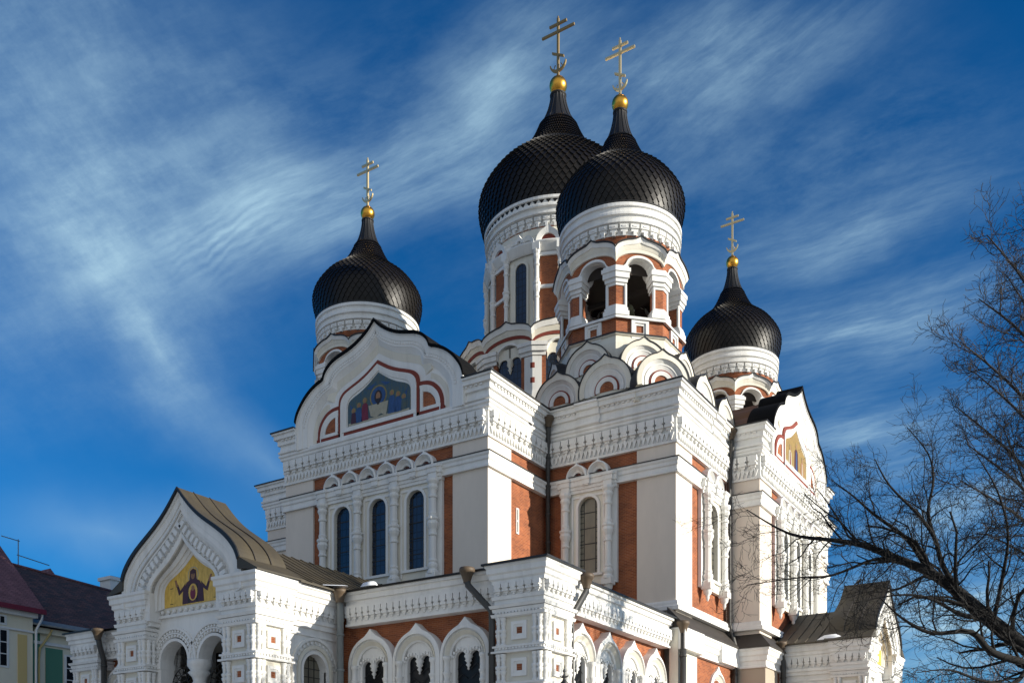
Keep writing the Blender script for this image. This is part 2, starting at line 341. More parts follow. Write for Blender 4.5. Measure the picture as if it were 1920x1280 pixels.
# ------------------------------------------------------------------ the cathedral
CX, CY = -35.2, 62.7
CATH = empty('cathedral', (CX, CY, 0))
tag(CATH, 'large white and brick red cathedral with five black onion domes under gold crosses', 'cathedral')
FWY = 41.5; RWX = -18.07; HW = 7.3; RCY = 62.42; RHW = 7.06
PLAN = [(-50.4, 77.9), (-50.4, 47.5), (-42.5, 47.5), (-42.5, FWY), (-27.9, FWY), (-27.9, 47.5), (-20, 47.5), (-20, RCY-RHW), (RWX, RCY-RHW), (RWX, RCY+RHW), (-20, RCY+RHW), (-20, 77.9), (-27.9, 77.9), (-27.9, 79.9), (-42.5, 79.9), (-42.5, 77.9)]
def offset_path(path, o, closed=True): return [(p[0]+d[0]*o, p[1]+d[1]*o) for p, d in zip(path, offs(path, closed))]
core = MB(); inn = offset_path(PLAN, -.12); n = len(inn)
core.add([(x, y, 0) for x, y in inn]+[(x, y, 24.0) for x, y in inn], [tuple(range(n)), tuple(range(n, 2*n))]+[(i, (i+1) % n, n+(i+1) % n, n+i) for i in range(n)], 'brick')
core.build('brick_wall', CATH)
# cream corner piers
PW = 2.25
def pier_wall(x0, x1, y0, y1, z0=0, z1=21.25, mat='cream'):
    mb = MB(); wbox(mb, x0, x1, y0, y1, z0, z1, mat); mb.build('corner_pier', CATH)
for args in [(-27.9-PW, -27.9, FWY, FWY+PW), (-42.5, -42.5+PW, FWY, FWY+PW), (-20-PW, -20, 47.5, 47.5+PW), (-50.4, -50.4+PW, 47.5, 47.5+PW),
             (-20.6, RWX, RCY-RHW, RCY-RHW+PW), (-20.6, RWX, RCY+RHW-PW, RCY+RHW), (-20-PW, -20, 77.9-PW, 77.9)]: pier_wall(*args)
# frieze with consoles and lambrequin, all round
fz = MB()
mould(fz, PLAN, [(-.2, 22.5), (.06, 22.5), (.06, 21.12), (-.2, 21.12)], 'white', True)
mould(fz, PLAN, [(-.2, 22.82), (.30, 22.82), (.30, 22.7), (.22, 22.64), (.22, 22.52), (.12, 22.46), (.12, 22.36), (-.2, 22.36)], 'white', True)
mould(fz, PLAN, [(-.2, 21.16), (.10, 21.16), (.10, 21.04), (-.2, 21.04)], 'white', True)
for i, (fr, l) in enumerate(edges(PLAN, True)):
    if i in (0, 10, 11, 12, 13, 14, 15): continue
    teeth(fz, fr, l-.1, 21.56, 22.38, .53, .05, .32); zigzag(fz, fr, l-.1, 21.17, 21.56, .27, .05, .17)
fz.build('frieze', CATH)
bd = MB()
mould(bd, PLAN, [(-.3, 20.22), (.24, 20.22), (.24, 20.1), (.17, 20.02), (.17, 19.86), (.10, 19.8), (.10, 19.62), (.16, 19.58), (.16, 19.46), (-.3, 19.46)], 'white', True)
bd.build('string_course', CATH)
bl = MB(); mould(bl, PLAN, [(-.2, 20.26), (.29, 20.25), (.29, 20.21), (-.2, 20.21)], 'roofblack', True); bl.build('string_course_flashing', CATH)
GF = 6.04
UP = [(-.6, 24.1), (.60, 24.1), (.60, 23.98), (.50, 23.96), (.50, 23.72), (.34, 23.70), (.34, 23.40), (.20, 23.38), (.24, 23.08), (.32, 23.03), (.32, 22.92), (.16, 22.84), (.16, 22.80), (-.6, 22.80)]
pA = [(CX+GF, FWY), (-27.9, FWY), (-27.9, 47.5), (-20, 47.5), (-20, RCY-RHW), (RWX, RCY-RHW), (RWX, RCY-GF)]
pB = [(-50.4, 77.9), (-50.4, 47.5), (-42.5, 47.5), (-42.5, FWY), (CX-GF, FWY)]
pC = [(RWX, RCY+GF), (RWX, RCY+RHW), (-20, RCY+RHW), (-20, 77.9), (-50.4, 77.9)]
for P in (pA, pB, pC):
    mb = MB(); mould(mb, P, UP, 'white')
    for fr, l in edges(P):
        k = max(1, round(l/.3))
        for i in range(k):
            a = -l/2+l/k*(i+.5); box(mb, fr, a-.075, a+.075, .3, .42, 23.61, 23.70, 'white')
    mb.build('cornice', CATH)
    mb = MB(); mould(mb, P, [(-.9, 24.2), (.66, 24.16), (.66, 24.09), (-.9, 24.09)], 'roofblack'); mb.build('cornice_flashing', CATH)
# raised pieces of the attic cornice over the corner bays
for P in ([(-25.75, 47.5), (-24.35, 47.5)], [(-20, 52.0), (-20, 53.3)], [(-45.9, 47.5), (-44.5, 47.5)]):
    mb = MB(); mould(mb, P, [(o+.09 if o > 0 else o, z) for o, z in UP], 'white'); mb.build('attic_block', CATH)
ro = MB()
wbox(ro, -50.2, -20.2, 47.7, 77.7, 24.0, 24.22, 'roofblack')
ro.build('flat_roof', CATH)

# --- windows
def window_group(fr, n, glass='glass', z_sill=14.75):
    w = 2.66; half = w*n/2; mb = MB()
    top = 19.30; rad = .60
    for i in range(n):
        c = -half+w*(i+.5)
        arch_panel(mb, fr, c-w/2+.0015, c+w/2-.0015, 14.1, top, c, rad, z_sill, 18.42, rad*.98, -.11, .13, 'ivory')
        P = semi(c, 18.42, rad+.16, 14); Q = semi(c, 18.42, rad+.002, 14)
        P = [(c-rad-.16, z_sill)]+P+[(c+rad+.16, z_sill)]; Q = [(c-rad-.002, z_sill)]+Q+[(c+rad+.002, z_sill)]
        ring(mb, fr, P, Q, .1, .19, 'white')
        # squared outer frame
        for a0, a1, z0, z1 in ((c-1.02, c-.92, 14.3, 19.0), (c+.92, c+1.02, 14.3, 19.0), (c-1.02, c+1.02, 19.0, 19.12)): box(mb, fr, a0, a1, .1, .18, z0, z1, 'white')
        box(mb, fr, c-.95, c+.95, .1, .26, z_sill-.16, z_sill-.02, 'white')
    box(mb, fr, -half-.42, -half-.002, -.1, .1, 14.1, top, 'white'); box(mb, fr, half+.002, half+.42, -.1, .1, 14.1, top, 'white')
    # entablature with ressauts
    e0, e1 = -half-.45, half+.45
    box(mb, fr, e0, e1, -.1, .22, 19.28, 19.46, 'white'); box(mb, fr, e0, e1, -.1, .28, 19.46, 19.64, 'white'); box(mb, fr, e0-.05, e1+.05, -.1, .36, 19.64, 19.94, 'white'); box(mb, fr, e0-.08, e1+.08, -.1, .42, 19.94, 20.05, 'white')
    for i in range(2*n+1):
        c = -half+i*w/2; k = .30 if i % 2 == 0 else .22; zb = 19.24 if i % 2 == 0 else 19.6
        box(mb, fr, c-k, c+k, 0, .47, 19.66, 19.92, 'white'); box(mb, fr, c-k-.05, c+k+.05, 0, .53, 19.92, 20.07, 'white'); box(mb, fr, c-k+.05, c+k-.05, 0, .42, zb, 19.66, 'white')
    fl = mb.build('window_surround', CATH, origin=fr(0, 0, 14))
    for i in range(n):
        c = -half+w*(i+.5); gm = MB()
        prism(gm, fr, [(c-rad-.02, z_sill-.05)]+semi(c, 18.42, rad+.02, 14)+[(c+rad+.02, z_sill-.05)], -.115, -.09, glass)
        for t in range(1, 5): box(gm, fr, c-rad, c+rad, -.1, -.065, z_sill+t*.86-.022, z_sill+t*.86+.022, 'lead')
        for a in (-.36, .36): box(gm, fr, c+a-.018, c+a+.018, -.1, -.07, z_sill, 18.85, 'lead')
        for t in range(12):
            z = z_sill+.2+t*.34; box(gm, fr, c-rad, c-.36, -.1, -.07, z-.016, z+.016, 'lead'); box(gm, fr, c+.36, c+rad, -.1, -.07, z+.08, z+.112, 'lead')
        gm.build('window_pane', fl)
    for i in range(n+1):
        c = -half+i*w; cm_ = MB(); p = fr(c, .34, 0); colonnette(cm_, (p[0], p[1]), 14.25, 19.3, .21)
        box(cm_, fr, c-.3, c+.3, .05, .60, 13.95, 14.3, 'white'); q = fr(c, .3, 0)
        lathe(cm_, (q[0], q[1]), [(0, 13.3), (.05, 13.32), (.12, 13.5), (.1, 13.6), (.24, 13.75), (.27, 13.95)], 8, 'white')
        cm_.build('colonnette', CATH, origin=fr(c, .3, 14))
    for i in range(2*n):
        c = -half+w/2*(i+.5); k = MB(); r = w/4-.015
        zc = 20.2; L2 = lambda Q: [(Q[0][0], 20.0)]+Q+[(Q[-1][0], 20.0)]
        P = keel(c, zc, r, .13, 18, w=.22); ring(k, fr, L2(P), L2(semi(c, zc, r*.86, 18)), -.1, .30, 'white', o1q=.36)
        ring(k, fr, L2(semi(c, zc, r*.86, 18)), L2(semi(c, zc, r*.58, 18)), -.1, .34, 'white', o1q=.10); ring(k, fr, L2(semi(c, zc, r*.58, 18)), L2(semi(c, zc, r*.40, 18)), -.1, .18, 'white', o1q=.12)
        prism(k, fr, L2(semi(c, zc, r*.41, 10)), -.1, -.03, 'red')
        k.build('window_hood', CATH, origin=fr(c, 0, 20.2))
FWF = Fr(CX, FWY, 0); RWF = Fr(RWX, RCY, pi/2)
window_group(FWF, 3); window_group(RWF, 3)
window_group(Fr(-25.15, 47.5, 0), 1, 'glassgrey'); window_group(Fr(-20, 52.6, pi/2), 1, 'glassgrey')
# slit windows and a vent on the shaded return of the front wing
sl_ = Fr(-27.9, 44.5, pi/2)
for z in (17.4, 14.6):
    mb = MB(); a = .0
    for x0, x1, z0, z1 in ((a-.13, a-.06, z-.62, z+.62), (a+.06, a+.13, z-.62, z+.62), (a-.13, a+.13, z+.62, z+.70), (a-.13, a+.13, z-.7, z-.62), (a-.06, a+.06, z-.03, z+.03)): box(mb, sl_, x0, x1, -.13, -.05, z0, z1, 'white')
    box(mb, sl_, a-.07, a+.07, -.13, -.1, z-.63, z+.63, 'glassdark'); mb.build('slit_window', CATH)
mb = MB(); box(mb, sl_, .6, .86, .2, .315, 22.78, 23.0, 'dark'); mb.build('vent', CATH)

# --- wing gables with mosaics
HG = spline([(6.05, 22.8), (6.05, 24.1), (5.93, 24.7), (5.66, 25.15), (5.25, 25.62), (4.75, 26.0), (4.25, 26.24), (3.86, 26.36)], 3)[:-1]+spline([(3.82, 26.42), (3.70, 26.72), (3.40, 27.05), (2.95, 27.30), (2.4, 27.46), (1.8, 27.62), (1.25, 27.84), (.75, 28.12), (.35, 28.42), (0, 28.78)], 3)
GOUT = mirror(HG); GB = (0, 23.2)
HK = [(2.83, 22.98)]+spline([(2.83, 24.75), (2.76, 25.12), (2.5, 25.42), (2.05, 25.62), (1.4, 25.85), (.75, 26.15), (0, 26.62)], 3)
def mosaic_christ(fr, parent, ground):
    mb = MB(); H = [(2.26, 23.42)]+spline([(2.26, 24.6), (2.18, 24.86), (1.9, 25.05), (1.3, 25.28), (.7, 25.6), (0, 26.08)], 3); M = mirror(H)
    prism(mb, fr, M, -.02, .03, ground)
    def pl(pts, o, m): prism(mb, fr, pts, 0, o, m)
    def disc(a, z, r, o, m, rz=None): prism(mb, fr, [(a+r*cos(2*pi*i/18), z+(rz or r)*sin(2*pi*i/18)) for i in range(18)], 0, o, m)
    pl([(-2.2, 23.43), (2.2, 23.43), (2.2, 23.62), (-2.2, 23.66)], .034, 'mo_cloth')
    if ground == 'mo_ochre':
        for a, w, h, m, m2 in ((-1.35, .36, 1.2, 'mo_cloth', 'mo_red'), (0, .42, 1.75, 'mo_wine', 'mo_blue'), (1.35, .36, 1.2, 'mo_skin', 'mo_cloth')):
            pl([(a-w, 23.5), (a+w, 23.5), (a+w*.8, 23.5+h*.7), (a+w*.3, 23.5+h*.8), (a-w*.3, 23.5+h*.8), (a-w*.8, 23.5+h*.7)], .044, m); pl([(a-w*.3, 23.5), (a+w*.4, 23.5), (a+w*.15, 23.5+h*.72), (a-w*.15, 23.5+h*.72)], .05, m2)
            disc(a, 23.5+h*.93, .22, .042, 'mo_olive'); disc(a, 23.5+h*.92, .11, .048, 'mo_skin', .15)
        return mb.build('mosaic', parent)
    disc(0, 24.75, .62, .036, 'mo_olive'); disc(0, 24.75, .53, .040, 'mo_blue')
    pl([(-.72, 24.35), (.72, 24.35), (.55, 23.55), (.2, 23.75), (-.2, 23.6), (-.55, 23.75)], .044, 'mo_cloth')
    disc(0, 24.72, .27, .048, 'mo_dark', .36); disc(0, 24.74, .16, .052, 'mo_skin', .24); pl([(-.15, 24.62), (.15, 24.62), (.07, 24.28), (-.07, 24.28)], .054, 'mo_dark')
    if ground == 'mo_ochre': return mb.build('mosaic', parent)
    for s in (-1, 1):
        for a, w, h, m, z0 in ((.98, .26, 1.22, 'mo_red' if s < 0 else 'mo_blue', 23.6), (1.42, .24, 1.05, 'mo_blue', 23.58), (1.82, .2, .78, 'mo_wine' if s < 0 else 'mo_teal', 23.6)):
            a *= s; pl([(a-w, z0), (a+w, z0), (a+w*.75, z0+h*.7), (a+w*.3, z0+h*.8), (a-w*.3, z0+h*.8), (a-w*.75, z0+h*.7)], .044, m)
            disc(a, z0+h*.92, .16, .042, 'mo_olive'); disc(a, z0+h*.91, .085, .048, 'mo_skin', .11)
        pl([(s*1.55, 24.1), (s*2.1, 24.75), (s*1.9, 23.9), (s*1.7, 23.65)], .039, 'mo_blue')
        pl([(s*.5, 25.25), (s*.15, 25.55), (s*.9, 25.32)], .036, 'mo_blue')
    return mb.build('mosaic', parent)
def wing_gable(fr, ground):
    mb = MB()
    prism(mb, fr, GOUT, -1.2, .06, 'white')
    k1, k2, k3, k4 = sc(GOUT, .985, GB), sc(GOUT, .925, GB), sc(GOUT, .865, GB), sc(GOUT, .80, GB)
    ring(mb, fr, GOUT, k1, -.5, .46, 'white'); ring(mb, fr, k1, k2, .0, .40, 'white', o1q=.36); ring(mb, fr, k2, k3, .0, .33, 'white', o1q=.30); ring(mb, fr, k3, k4, 0, .28, 'white', o1q=.08)
    # small dentils along the keel
    pts = sc(GOUT, .905, GB); acc = 0
    for (a, z), (b, y) in zip(pts, pts[1:]):
        l = math.hypot(b-a, y-z); steps = max(1, round(l/.28))
        for i in range(steps):
            t = (i+.5)/steps; p = (a+(b-a)*t, z+(y-z)*t)
            if p[1] > 24.0: box(mb, fr, p[0]-.06, p[0]+.06, .2, .35, p[1]-.07, p[1]+.07, 'white')
    K = mirror(HK); kb = (0, 22.98)
    Ka, Kb = sc(K, 1.34, kb, 1.26), sc(K, 1.17, kb, 1.15); ix = [i for i in range(len(Ka)) if Ka[i][1] > 25.25]
    ring(mb, fr, [Ka[i] for i in ix], [Kb[i] for i in ix], .0, .17, 'ivory', o1q=.07)
    box(mb, fr, -4.62, 4.62, 0, .16, 23.0, 23.2, 'red')
    red = MB()
    ring(red, fr, sc(K, 1.035, kb), sc(K, .970, kb), 0, .16, 'red'); ring(mb, fr, sc(K, .97, kb), sc(K, .83, kb, .88), 0, .21, 'white', o1q=.12)
    for s in (-1, 1):
        n_ = [(s*(2.95+x), z) for x, z in spline([(0, 24.72), (.45, 24.68), (.9, 24.50), (1.28, 24.12), (1.46, 23.7), (1.5, 23.3), (1.5, 23.0)], 3)]
        b = (s*2.95, 23.0)
        ring(red, fr, sc(n_, 1.06, b), sc(n_, .93, b), 0, .155, 'red'); ring(mb, fr, sc(n_, .93, b), sc(n_, .72, (s*3.0, 23.1)), 0, .17, 'white', o1q=.12)
        ring(mb, fr, sc(n_, 1.30, b)[4:], sc(n_, 1.14, b)[4:], 0, .14, 'ivory', o1q=.07)
        q = sc(n_, .66, (s*3.1, 23.3)); prism(red, fr, q+[(s*3.1, 23.3)], 0, .10, 'brick')
        for z0, z1, a0, a1 in ((23.2, 23.38, 2.98, 4.36),): box(mb, fr, min(s*a0, s*a1), max(s*a0, s*a1), 0, .17, z0, z1, 'white')
        box(mb, fr, min(s*2.98, s*3.16), max(s*2.98, s*3.16), 0, .165, 23.3, 24.5, 'white')
    box(mb, fr, -2.7, 2.7, 0, .2, 23.2, 23.44, 'white')
    box(mb, fr, -6.04, 6.04, 0, .24, 22.79, 22.98, 'white')
    gb = mb.build('wing_gable', CATH, origin=fr(0, 0, 23))
    red.build('red_banding', gb); mosaic_christ(fr.shift(0, .07), gb, ground)
    rf = MB(); GT = [p for p in GOUT if p[1] > 24.12]; R1 = [(a, z+.03) for a, z in sc(GT, 1.012, GB)]
    ring(rf, fr, [(a*1.0, z+.07) for a, z in R1], [(a, z-.02) for a, z in GT], -1.15, .54, 'roofrim', back=True)
    D_ = sc(GOUT, .93, GB); ring(rf, fr, D_, sc(GOUT, .90, GB), -8.5, -1.0, 'rust', back=True)
    prism(rf, fr, sc(GOUT, .985, GB), -1.14, -1.0, 'rust')
    rf.build('wing_roof', CATH)
wing_gable(FWF, 'mo_teal'); wing_gable(RWF, 'mo_ochre')

# --- kokoshniks
def kokoshnik(fr, z0, r, parent, depth=1.6, name='kokoshnik', stilt=.0):
    mb = MB(); t0 = 12; cz = z0+r*sin(radians(t0))+stilt; P = keel(0, cz, r, r*.13, 30, t0, w=.24); b = (0, cz)
    prism(mb, fr, P+[(P[-1][0], z0-.6), (P[0][0], z0-.6)], -depth, 0, 'ivory')
    C = lambda k: semi(0, cz, r*k, 30, t0)
    ring(mb, fr, sc(P, .995, b), C(.80), -.2, .28, 'ivory', o1q=.30); ring(mb, fr, C(.80), C(.66), -.1, .25, 'white', o1q=.05); ring(mb, fr, C(.66), C(.62), -.1, .14, 'white'); ring(mb, fr, C(.62), C(.47), -.1, .12, 'white', o1q=.02)
    ring(mb, fr, C(.46), C(.41), -.1, .09, 'red'); ring(mb, fr, C(.41), C(.27), -.1, .12, 'white', o1q=.08); prism(mb, fr, C(.27), -.1, .02, 'brick')
    ko = mb.build(name, parent, origin=fr(0, 0, z0))
    rf = MB(); ring(rf, fr, [(a*1.03, cz+(z-cz)*1.035) for a, z in P], sc(P, .992, b), -depth-.2, .33, 'roofblack', back=True); rf.build('kokoshnik_roof', ko) if parent is CATH else rf.build('kokoshnik_roof', parent)
    return ko

# --- onion dome with diamond scales, orb and cross
ONION = [(.87, -.54), (.95, -.34), (1.0, -.1), (.985, .04), (.935, .15), (.86, .26), (.74, .4), (.57, .53), (.44, .64), (.355, .76), (.28, .9), (.216, 1.05)]
def onion(tower, c, zc, R, ncol, nrow, necktop, neck_r, ball_z, ball_r, cross_h, bar, cm='goldpale'):
    pr = spline(ONION, 10)
    # resample by arc length
    L_ = [0]
    for p, q in zip(pr, pr[1:]): L_.append(L_[-1]+math.hypot(q[0]-p[0], q[1]-p[1]))
    def at(t):
        t = min(max(t, 0), 1)*L_[-1]
        for i in range(len(pr)-1):
            if L_[i+1] >= t:
                k = (t-L_[i])/(L_[i+1]-L_[i]+1e-9); return pr[i][0]+(pr[i+1][0]-pr[i][0])*k, pr[i][1]+(pr[i+1][1]-pr[i][1])*k
        return pr[-1]
    mb = MB(); lathe(mb, c, [(R*at(i/40)[0], zc+R*at(i/40)[1]) for i in range(41)], 64, 'tile')
    def P(th, t, lift):
        r, z = at(t); r2, z2 = at(t+.01); r1, z1 = at(t-.01); d = math.hypot(r2-r1, z2-z1)+1e-9; nr, nz = (z2-z1)/d, -(r2-r1)/d
        rr = R*r+nr*lift; return (c[0]+rr*cos(th), c[1]+rr*sin(th), zc+R*z+nz*lift)
    s = R/3.85; da = pi/ncol
    for j in range(nrow):
        t0, t1, t2 = j/nrow, (j+1)/nrow, (j+2)/nrow
        for i in range(ncol):
            th = 2*pi*(i+.5*(j % 2))/ncol
            lo = P(th, t0+.004, .115*s); l = P(th-da*.97, t1, .065*s); r_ = P(th+da*.97, t1, .065*s); hi = P(th, min(t2, 1), .02*s); lob = P(th, t0+.004, 0); lb = P(th-da, t1, 0); rb = P(th+da, t1, 0)
            mb.add([lo, l, r_, hi, lob, lb, rb], [(0, 2, 3, 1), (0, 1, 5, 4), (0, 4, 6, 2)], 'tile')
    dome = mb.build('onion_dome', tower, recalc=True)
    nk = MB(); zb = zc+R*1.05; h = necktop-zb; rb = R*.216
    prof = [(rb*1.05, zb-.14*s), (rb*1.09, zb-.08*s), (rb*1.07, zb+.02*s), (rb*1.0, zb+.06*s)]+[(neck_r+(rb*.97-neck_r)*(1-t)**1.7, zb+.06*s+(h-.06*s)*t) for t in (.15, .3, .45, .6, .75, .9, .97)]+[(neck_r*1.15, necktop-.05), (neck_r*1.15, necktop+.04), (0, necktop+.05)]
    lathe(nk, c, prof, 32, 'roofblack')
    for i in range(16):
        th = 2*pi*i/16; tube(nk, [(c[0]+(r+.01)*cos(th), c[1]+(r+.01)*sin(th), z) for r, z in prof[3:-3]], .025*s, 4, 'roofblack', False)
    nk.build('dome_neck', tower)
    ob = MB(); lathe(ob, c, [(0, ball_z-ball_r*1.35), (ball_r*.5, ball_z-ball_r*1.33), (ball_r*.55, ball_z-ball_r*1.0)]+[(ball_r*cos(t), ball_z+ball_r*sin(t)) for t in [radians(x) for x in range(-55, 76, 10)]]+[(ball_r*.22, ball_z+ball_r*1.0), (ball_r*.12, ball_z+ball_r*1.25), (0, ball_z+ball_r*1.3)], 24, 'gold'); ob.build('orb', tower)
    cr = MB(); f = Fr(c[0], c[1], 0); z0 = ball_z+ball_r; t = .055*cross_h/4.0+.02; T = z0+cross_h
    box(cr, f, -t, t, -t, t, z0-.05, T, cm); box(cr, f, -t*.5, t*.5, -t*.5, t*.5, T, T+.16, cm)
    box(cr, f, -bar, bar, -t*.85, t*.85, T-cross_h*.225-t, T-cross_h*.225+t, cm); box(cr, f, -bar*.53, bar*.53, -t*.85, t*.85, T-cross_h*.095-t, T-cross_h*.095+t, cm)
    zl = T-cross_h*.62; w = bar*.36
    prism(cr, f, [(-w, zl+w*.55-t), (w, zl-w*.55-t), (w, zl-w*.55+t), (-w, zl+w*.55+t)], -t*.85, t*.85, cm)
    cz = z0+cross_h*.24; r0 = bar*.50
    o_ = [(r0*cos(radians(a)), cz+r0*sin(radians(a))) for a in range(180, 361, 15)]; i_ = [(r0*.96*cos(radians(a)), cz+.28*r0+r0*.98*sin(radians(a))) for a in range(195, 346, 15)]
    i_ = [(o_[0][0]*.99, o_[0][1]+.01)]+i_+[(o_[-1][0]*.99, o_[-1][1]+.01)]
    ring(cr, f, o_, i_, -t*.8, t*.8, cm, back=True)
    for s in (-1, 1): tube(cr, [f(s*.02, 0, z0+cross_h*.10), f(s*r0*.55, 0, z0+cross_h*.16), f(s*r0*.35, 0, z0+cross_h*.22)], t*.5, 5, cm)
    cr.build('cross', tower); return dome

def drum_ring(mb, c, r, z0, s, nt, z_base):
    # frieze ring under a dome; z0 is the top, s a scale
    lathe(mb, c, [(r*.88, z0+.10*s), (r*1.0, z0+.07*s), (r*1.0, z0+.02*s), (r*.985, z0+.01*s)], 96, 'roofblack', False)
    lathe(mb, c, [(r*.9, z0+.02*s), (r*.985, z0), (r*1.005, z0-.06*s), (r*1.005, z0-.24*s), (r*.975, z0-.26*s), (r*.972, z0-.46*s), (r*.99, z0-.50*s), (r*1.0, z0-.58*s), (r*1.0, z0-.70*s), (r*.965, z0-.73*s), (r*.958, z0-1.0*s), (r*.985, z0-1.02*s), (r*.985, z0-1.12*s), (r*.945, z0-1.16*s), (r*.925, z0-1.2*s), (r*.91, z0-1.24*s), (r*.91, z0-1.78*s), (r*.925, z0-1.8*s)], 96, 'white', False)
    for i in range(nt):
        th = 2*pi*i/nt; f = Fr(c[0]+r*.925*cos(th), c[1]+r*.925*sin(th), th+pi/2); w = 2*pi*r*.93/nt
        box(mb, f, -w*.42, w*.42, -.1, .15*s, z0-1.44*s, z0-1.20*s, 'white'); box(mb, f, -w*.34, w*.34, -.1, .08*s, z0-1.62*s, z0-1.44*s, 'white'); box(mb, f, -w*.15, w*.15, -.1, .16*s, z0-1.86*s, z0-1.58*s, 'white'); box(mb, f, -w*.2, w*.2, -.1, .18*s, z0-1.36*s, z0-1.28*s, 'white')
    lathe(mb, c, [(r*.925, z0-1.79*s), (r*.925, z0-2.3*s), (r*.90, z0-2.32*s)], 64, 'brick')
    lathe(mb, c, [(r*.90, z0-2.26*s), (r*.935, z0-2.28*s), (r*.935, z0-2.36*s), (r*.88, z_base)], 64, 'ivory', False)

# --- corner tower
def corner_tower(x, y):
    c = (x, y); base = MB()
    T = empty('corner_tower', (x, y, 24), CATH)
    AP = 3.40; HS = AP*math.tan(radians(22.5)); MT = (HS, math.tan(radians(22.5)))
    # skirt and parapet
    def oct(r, z): return [(x+r*cos(radians(22.5+45*i)), y+r*sin(radians(22.5+45*i)), z) for i in range(8)]
    k = 1/cos(radians(22.5))
    def octband(mb, levels, mat):
        vs = []; fs = []
        for r, z in levels: vs += oct(r*k, z)
        for j in range(len(levels)-1): fs += [(j*8+i, j*8+(i+1) % 8, (j+1)*8+(i+1) % 8, (j+1)*8+i) for i in range(8)]
        mb.add(vs, fs, mat)
    octband(base, [(3.75, 24.1), (3.6, 28.1), (3.5, 28.5), (3.62, 28.56), (3.62, 28.66), (3.3, 28.68)], 'ivory')
    octband(base, [(3.66, 28.60), (3.66, 28.68), (3.3, 28.69)], 'roofblack')
    octband(base, [(AP, 28.66), (AP, 29.6)], 'brick')
    octband(base, [(2.2, 29.55), (3.5, 29.57), (3.62, 29.5), (3.62, 29.62), (3.52, 29.70), (2.2, 29.72)], 'white')
    octband(base, [(2.9, 29.70), (2.9, 29.74), (.1, 29.74)], 'interior_shade')
    base.build('parapet', T)
    inn_ = MB(); octband(inn_, [(2.85, 33.3), (2.85, 32.4), (2.6, 33.0), (.05, 33.2)], 'interior_shade'); inn_.build('belfry_ceiling', T)
    for i in range(8):
        an = radians(45*i); fr = Fr(x+AP*sin(an), y-AP*cos(an), an)
        mb = MB()
        # parapet panel
        for a0, a1, z0, z1 in ((-.52, -.34, 28.42, 29.5), (.34, .52, 28.42, 29.5), (-.34, .34, 29.34, 29.5), (-.34, .34, 28.42, 28.66)): box(mb, fr, a0, a1, -.1, .14, z0, z1, 'white')
        for a0, a1, z0, z1 in ((-.34, -.22, 28.66, 29.34), (.22, .34, 28.66, 29.34), (-.22, .22, 29.22, 29.34), (-.22, .22, 28.66, 28.8)): box(mb, fr, a0, a1, -.1, .07, z0, z1, 'white')
        mb.build('parapet_panel', T)
        # the pillar on the corner between this face and the next
        mb = MB(); ow = .80; an2 = radians(45*(i+1)); fr2 = Fr(x+AP*sin(an2), y-AP*cos(an2), an2)
        for s, f_ in ((1, fr), (-1, fr2)):
            def hb(a0, o1, z0, z1, m, o0=-.7):
                vs = [(a0, o0), (HS+o0*MT[1], o0), (HS+o1*MT[1], o1), (a0, o1)]
                mb.add([f_(s*a, o, z) for z in (z0, z1) for a, o in vs], BOXF, m)
            hb(ow+.10, .0, 29.7, 32.0, 'brick'); hb(ow-.12, .20, 29.7, 29.95, 'white'); hb(ow-.06, .14, 29.95, 30.15, 'white'); hb(ow, .08, 30.15, 30.3, 'white')
            hb(ow+.02, .06, 31.4, 31.56, 'white'); hb(ow-.04, .14, 31.56, 31.78, 'white'); hb(ow-.12, .24, 31.78, 32.1, 'white'); hb(ow-.18, .30, 32.1, 32.32, 'white'); hb(ow-.10, .20, 32.32, 32.46, 'white')
            p = f_(s*(ow+.05), .0, 0); lathe(mb, p, [(.095, 30.2), (.095, 31.5)], 8, 'white')
        mb.build('pillar', T)
        # arch, red strip, waved cornice
        mb = MB(); n = 20; xs = [-HS+2*HS*j/n for j in range(n+1)]
        def arc(r, z, h, flat): return [(a, max(flat, z+h*sqrt(max(0, 1-(a/r)**2)))) if abs(a) < r else (a, flat) for a in xs]
        inner = [(a, 32.35+.70*sqrt(max(0, 1-(a/.86)**2)) if abs(a) < .86 else 32.35) for a in xs]
        ring(mb, fr, [(a, z+.14) for a, z in inner], inner, -1.0, .10, 'white', mitre=MT)
        red0 = [(a, z+.12) for a, z in inner]
        wave = lambda h0, h1, tip: [(a, h0+(h1-h0)*max(0, 1-(a/HS)**2)**.62+tip*max(0, 1-abs(a)/(HS*.26))**1.4) for a in xs]
        r1 = wave(32.74, 33.34, 0); ring(mb, fr, r1, red0, -.9, .02, 'brick', mitre=MT)
        r2 = wave(32.94, 33.52, .02); ring(mb, fr, r2, [(a, z-.02) for a, z in r1], -.9, .12, 'ivory', mitre=MT)
        r3 = wave(33.14, 33.74, .10); ring(mb, fr, r3, [(a, z-.01) for a, z in r2], -.9, .22, 'ivory', mitre=MT, o1q=.13)
        r4 = wave(33.34, 33.94, .20); ring(mb, fr, r4, [(a, z-.01) for a, z in r3], -.9, .36, 'white', mitre=MT, o1q=.26)
        mb.build('arcade_gable', T)
        rf = MB(); ring(rf, fr, [(a, z+.07) for a, z in r4], [(a, z-.01) for a, z in r4], -.95, .42, 'roofblack', mitre=MT, back=True); rf.build('arcade_gable_roof', T)
    mb = MB(); drum_ring(mb, c, 3.66, 36.15, 1.0, 36, 33.0); octband(mb, [(3.2, 33.6), (2.6, 33.5)], 'ivory'); mb.build('drum', T)
    onion(T, c, 38.0, 3.80, 56, 27, 43.78, .38, 44.30, .5, 3.35, .98)
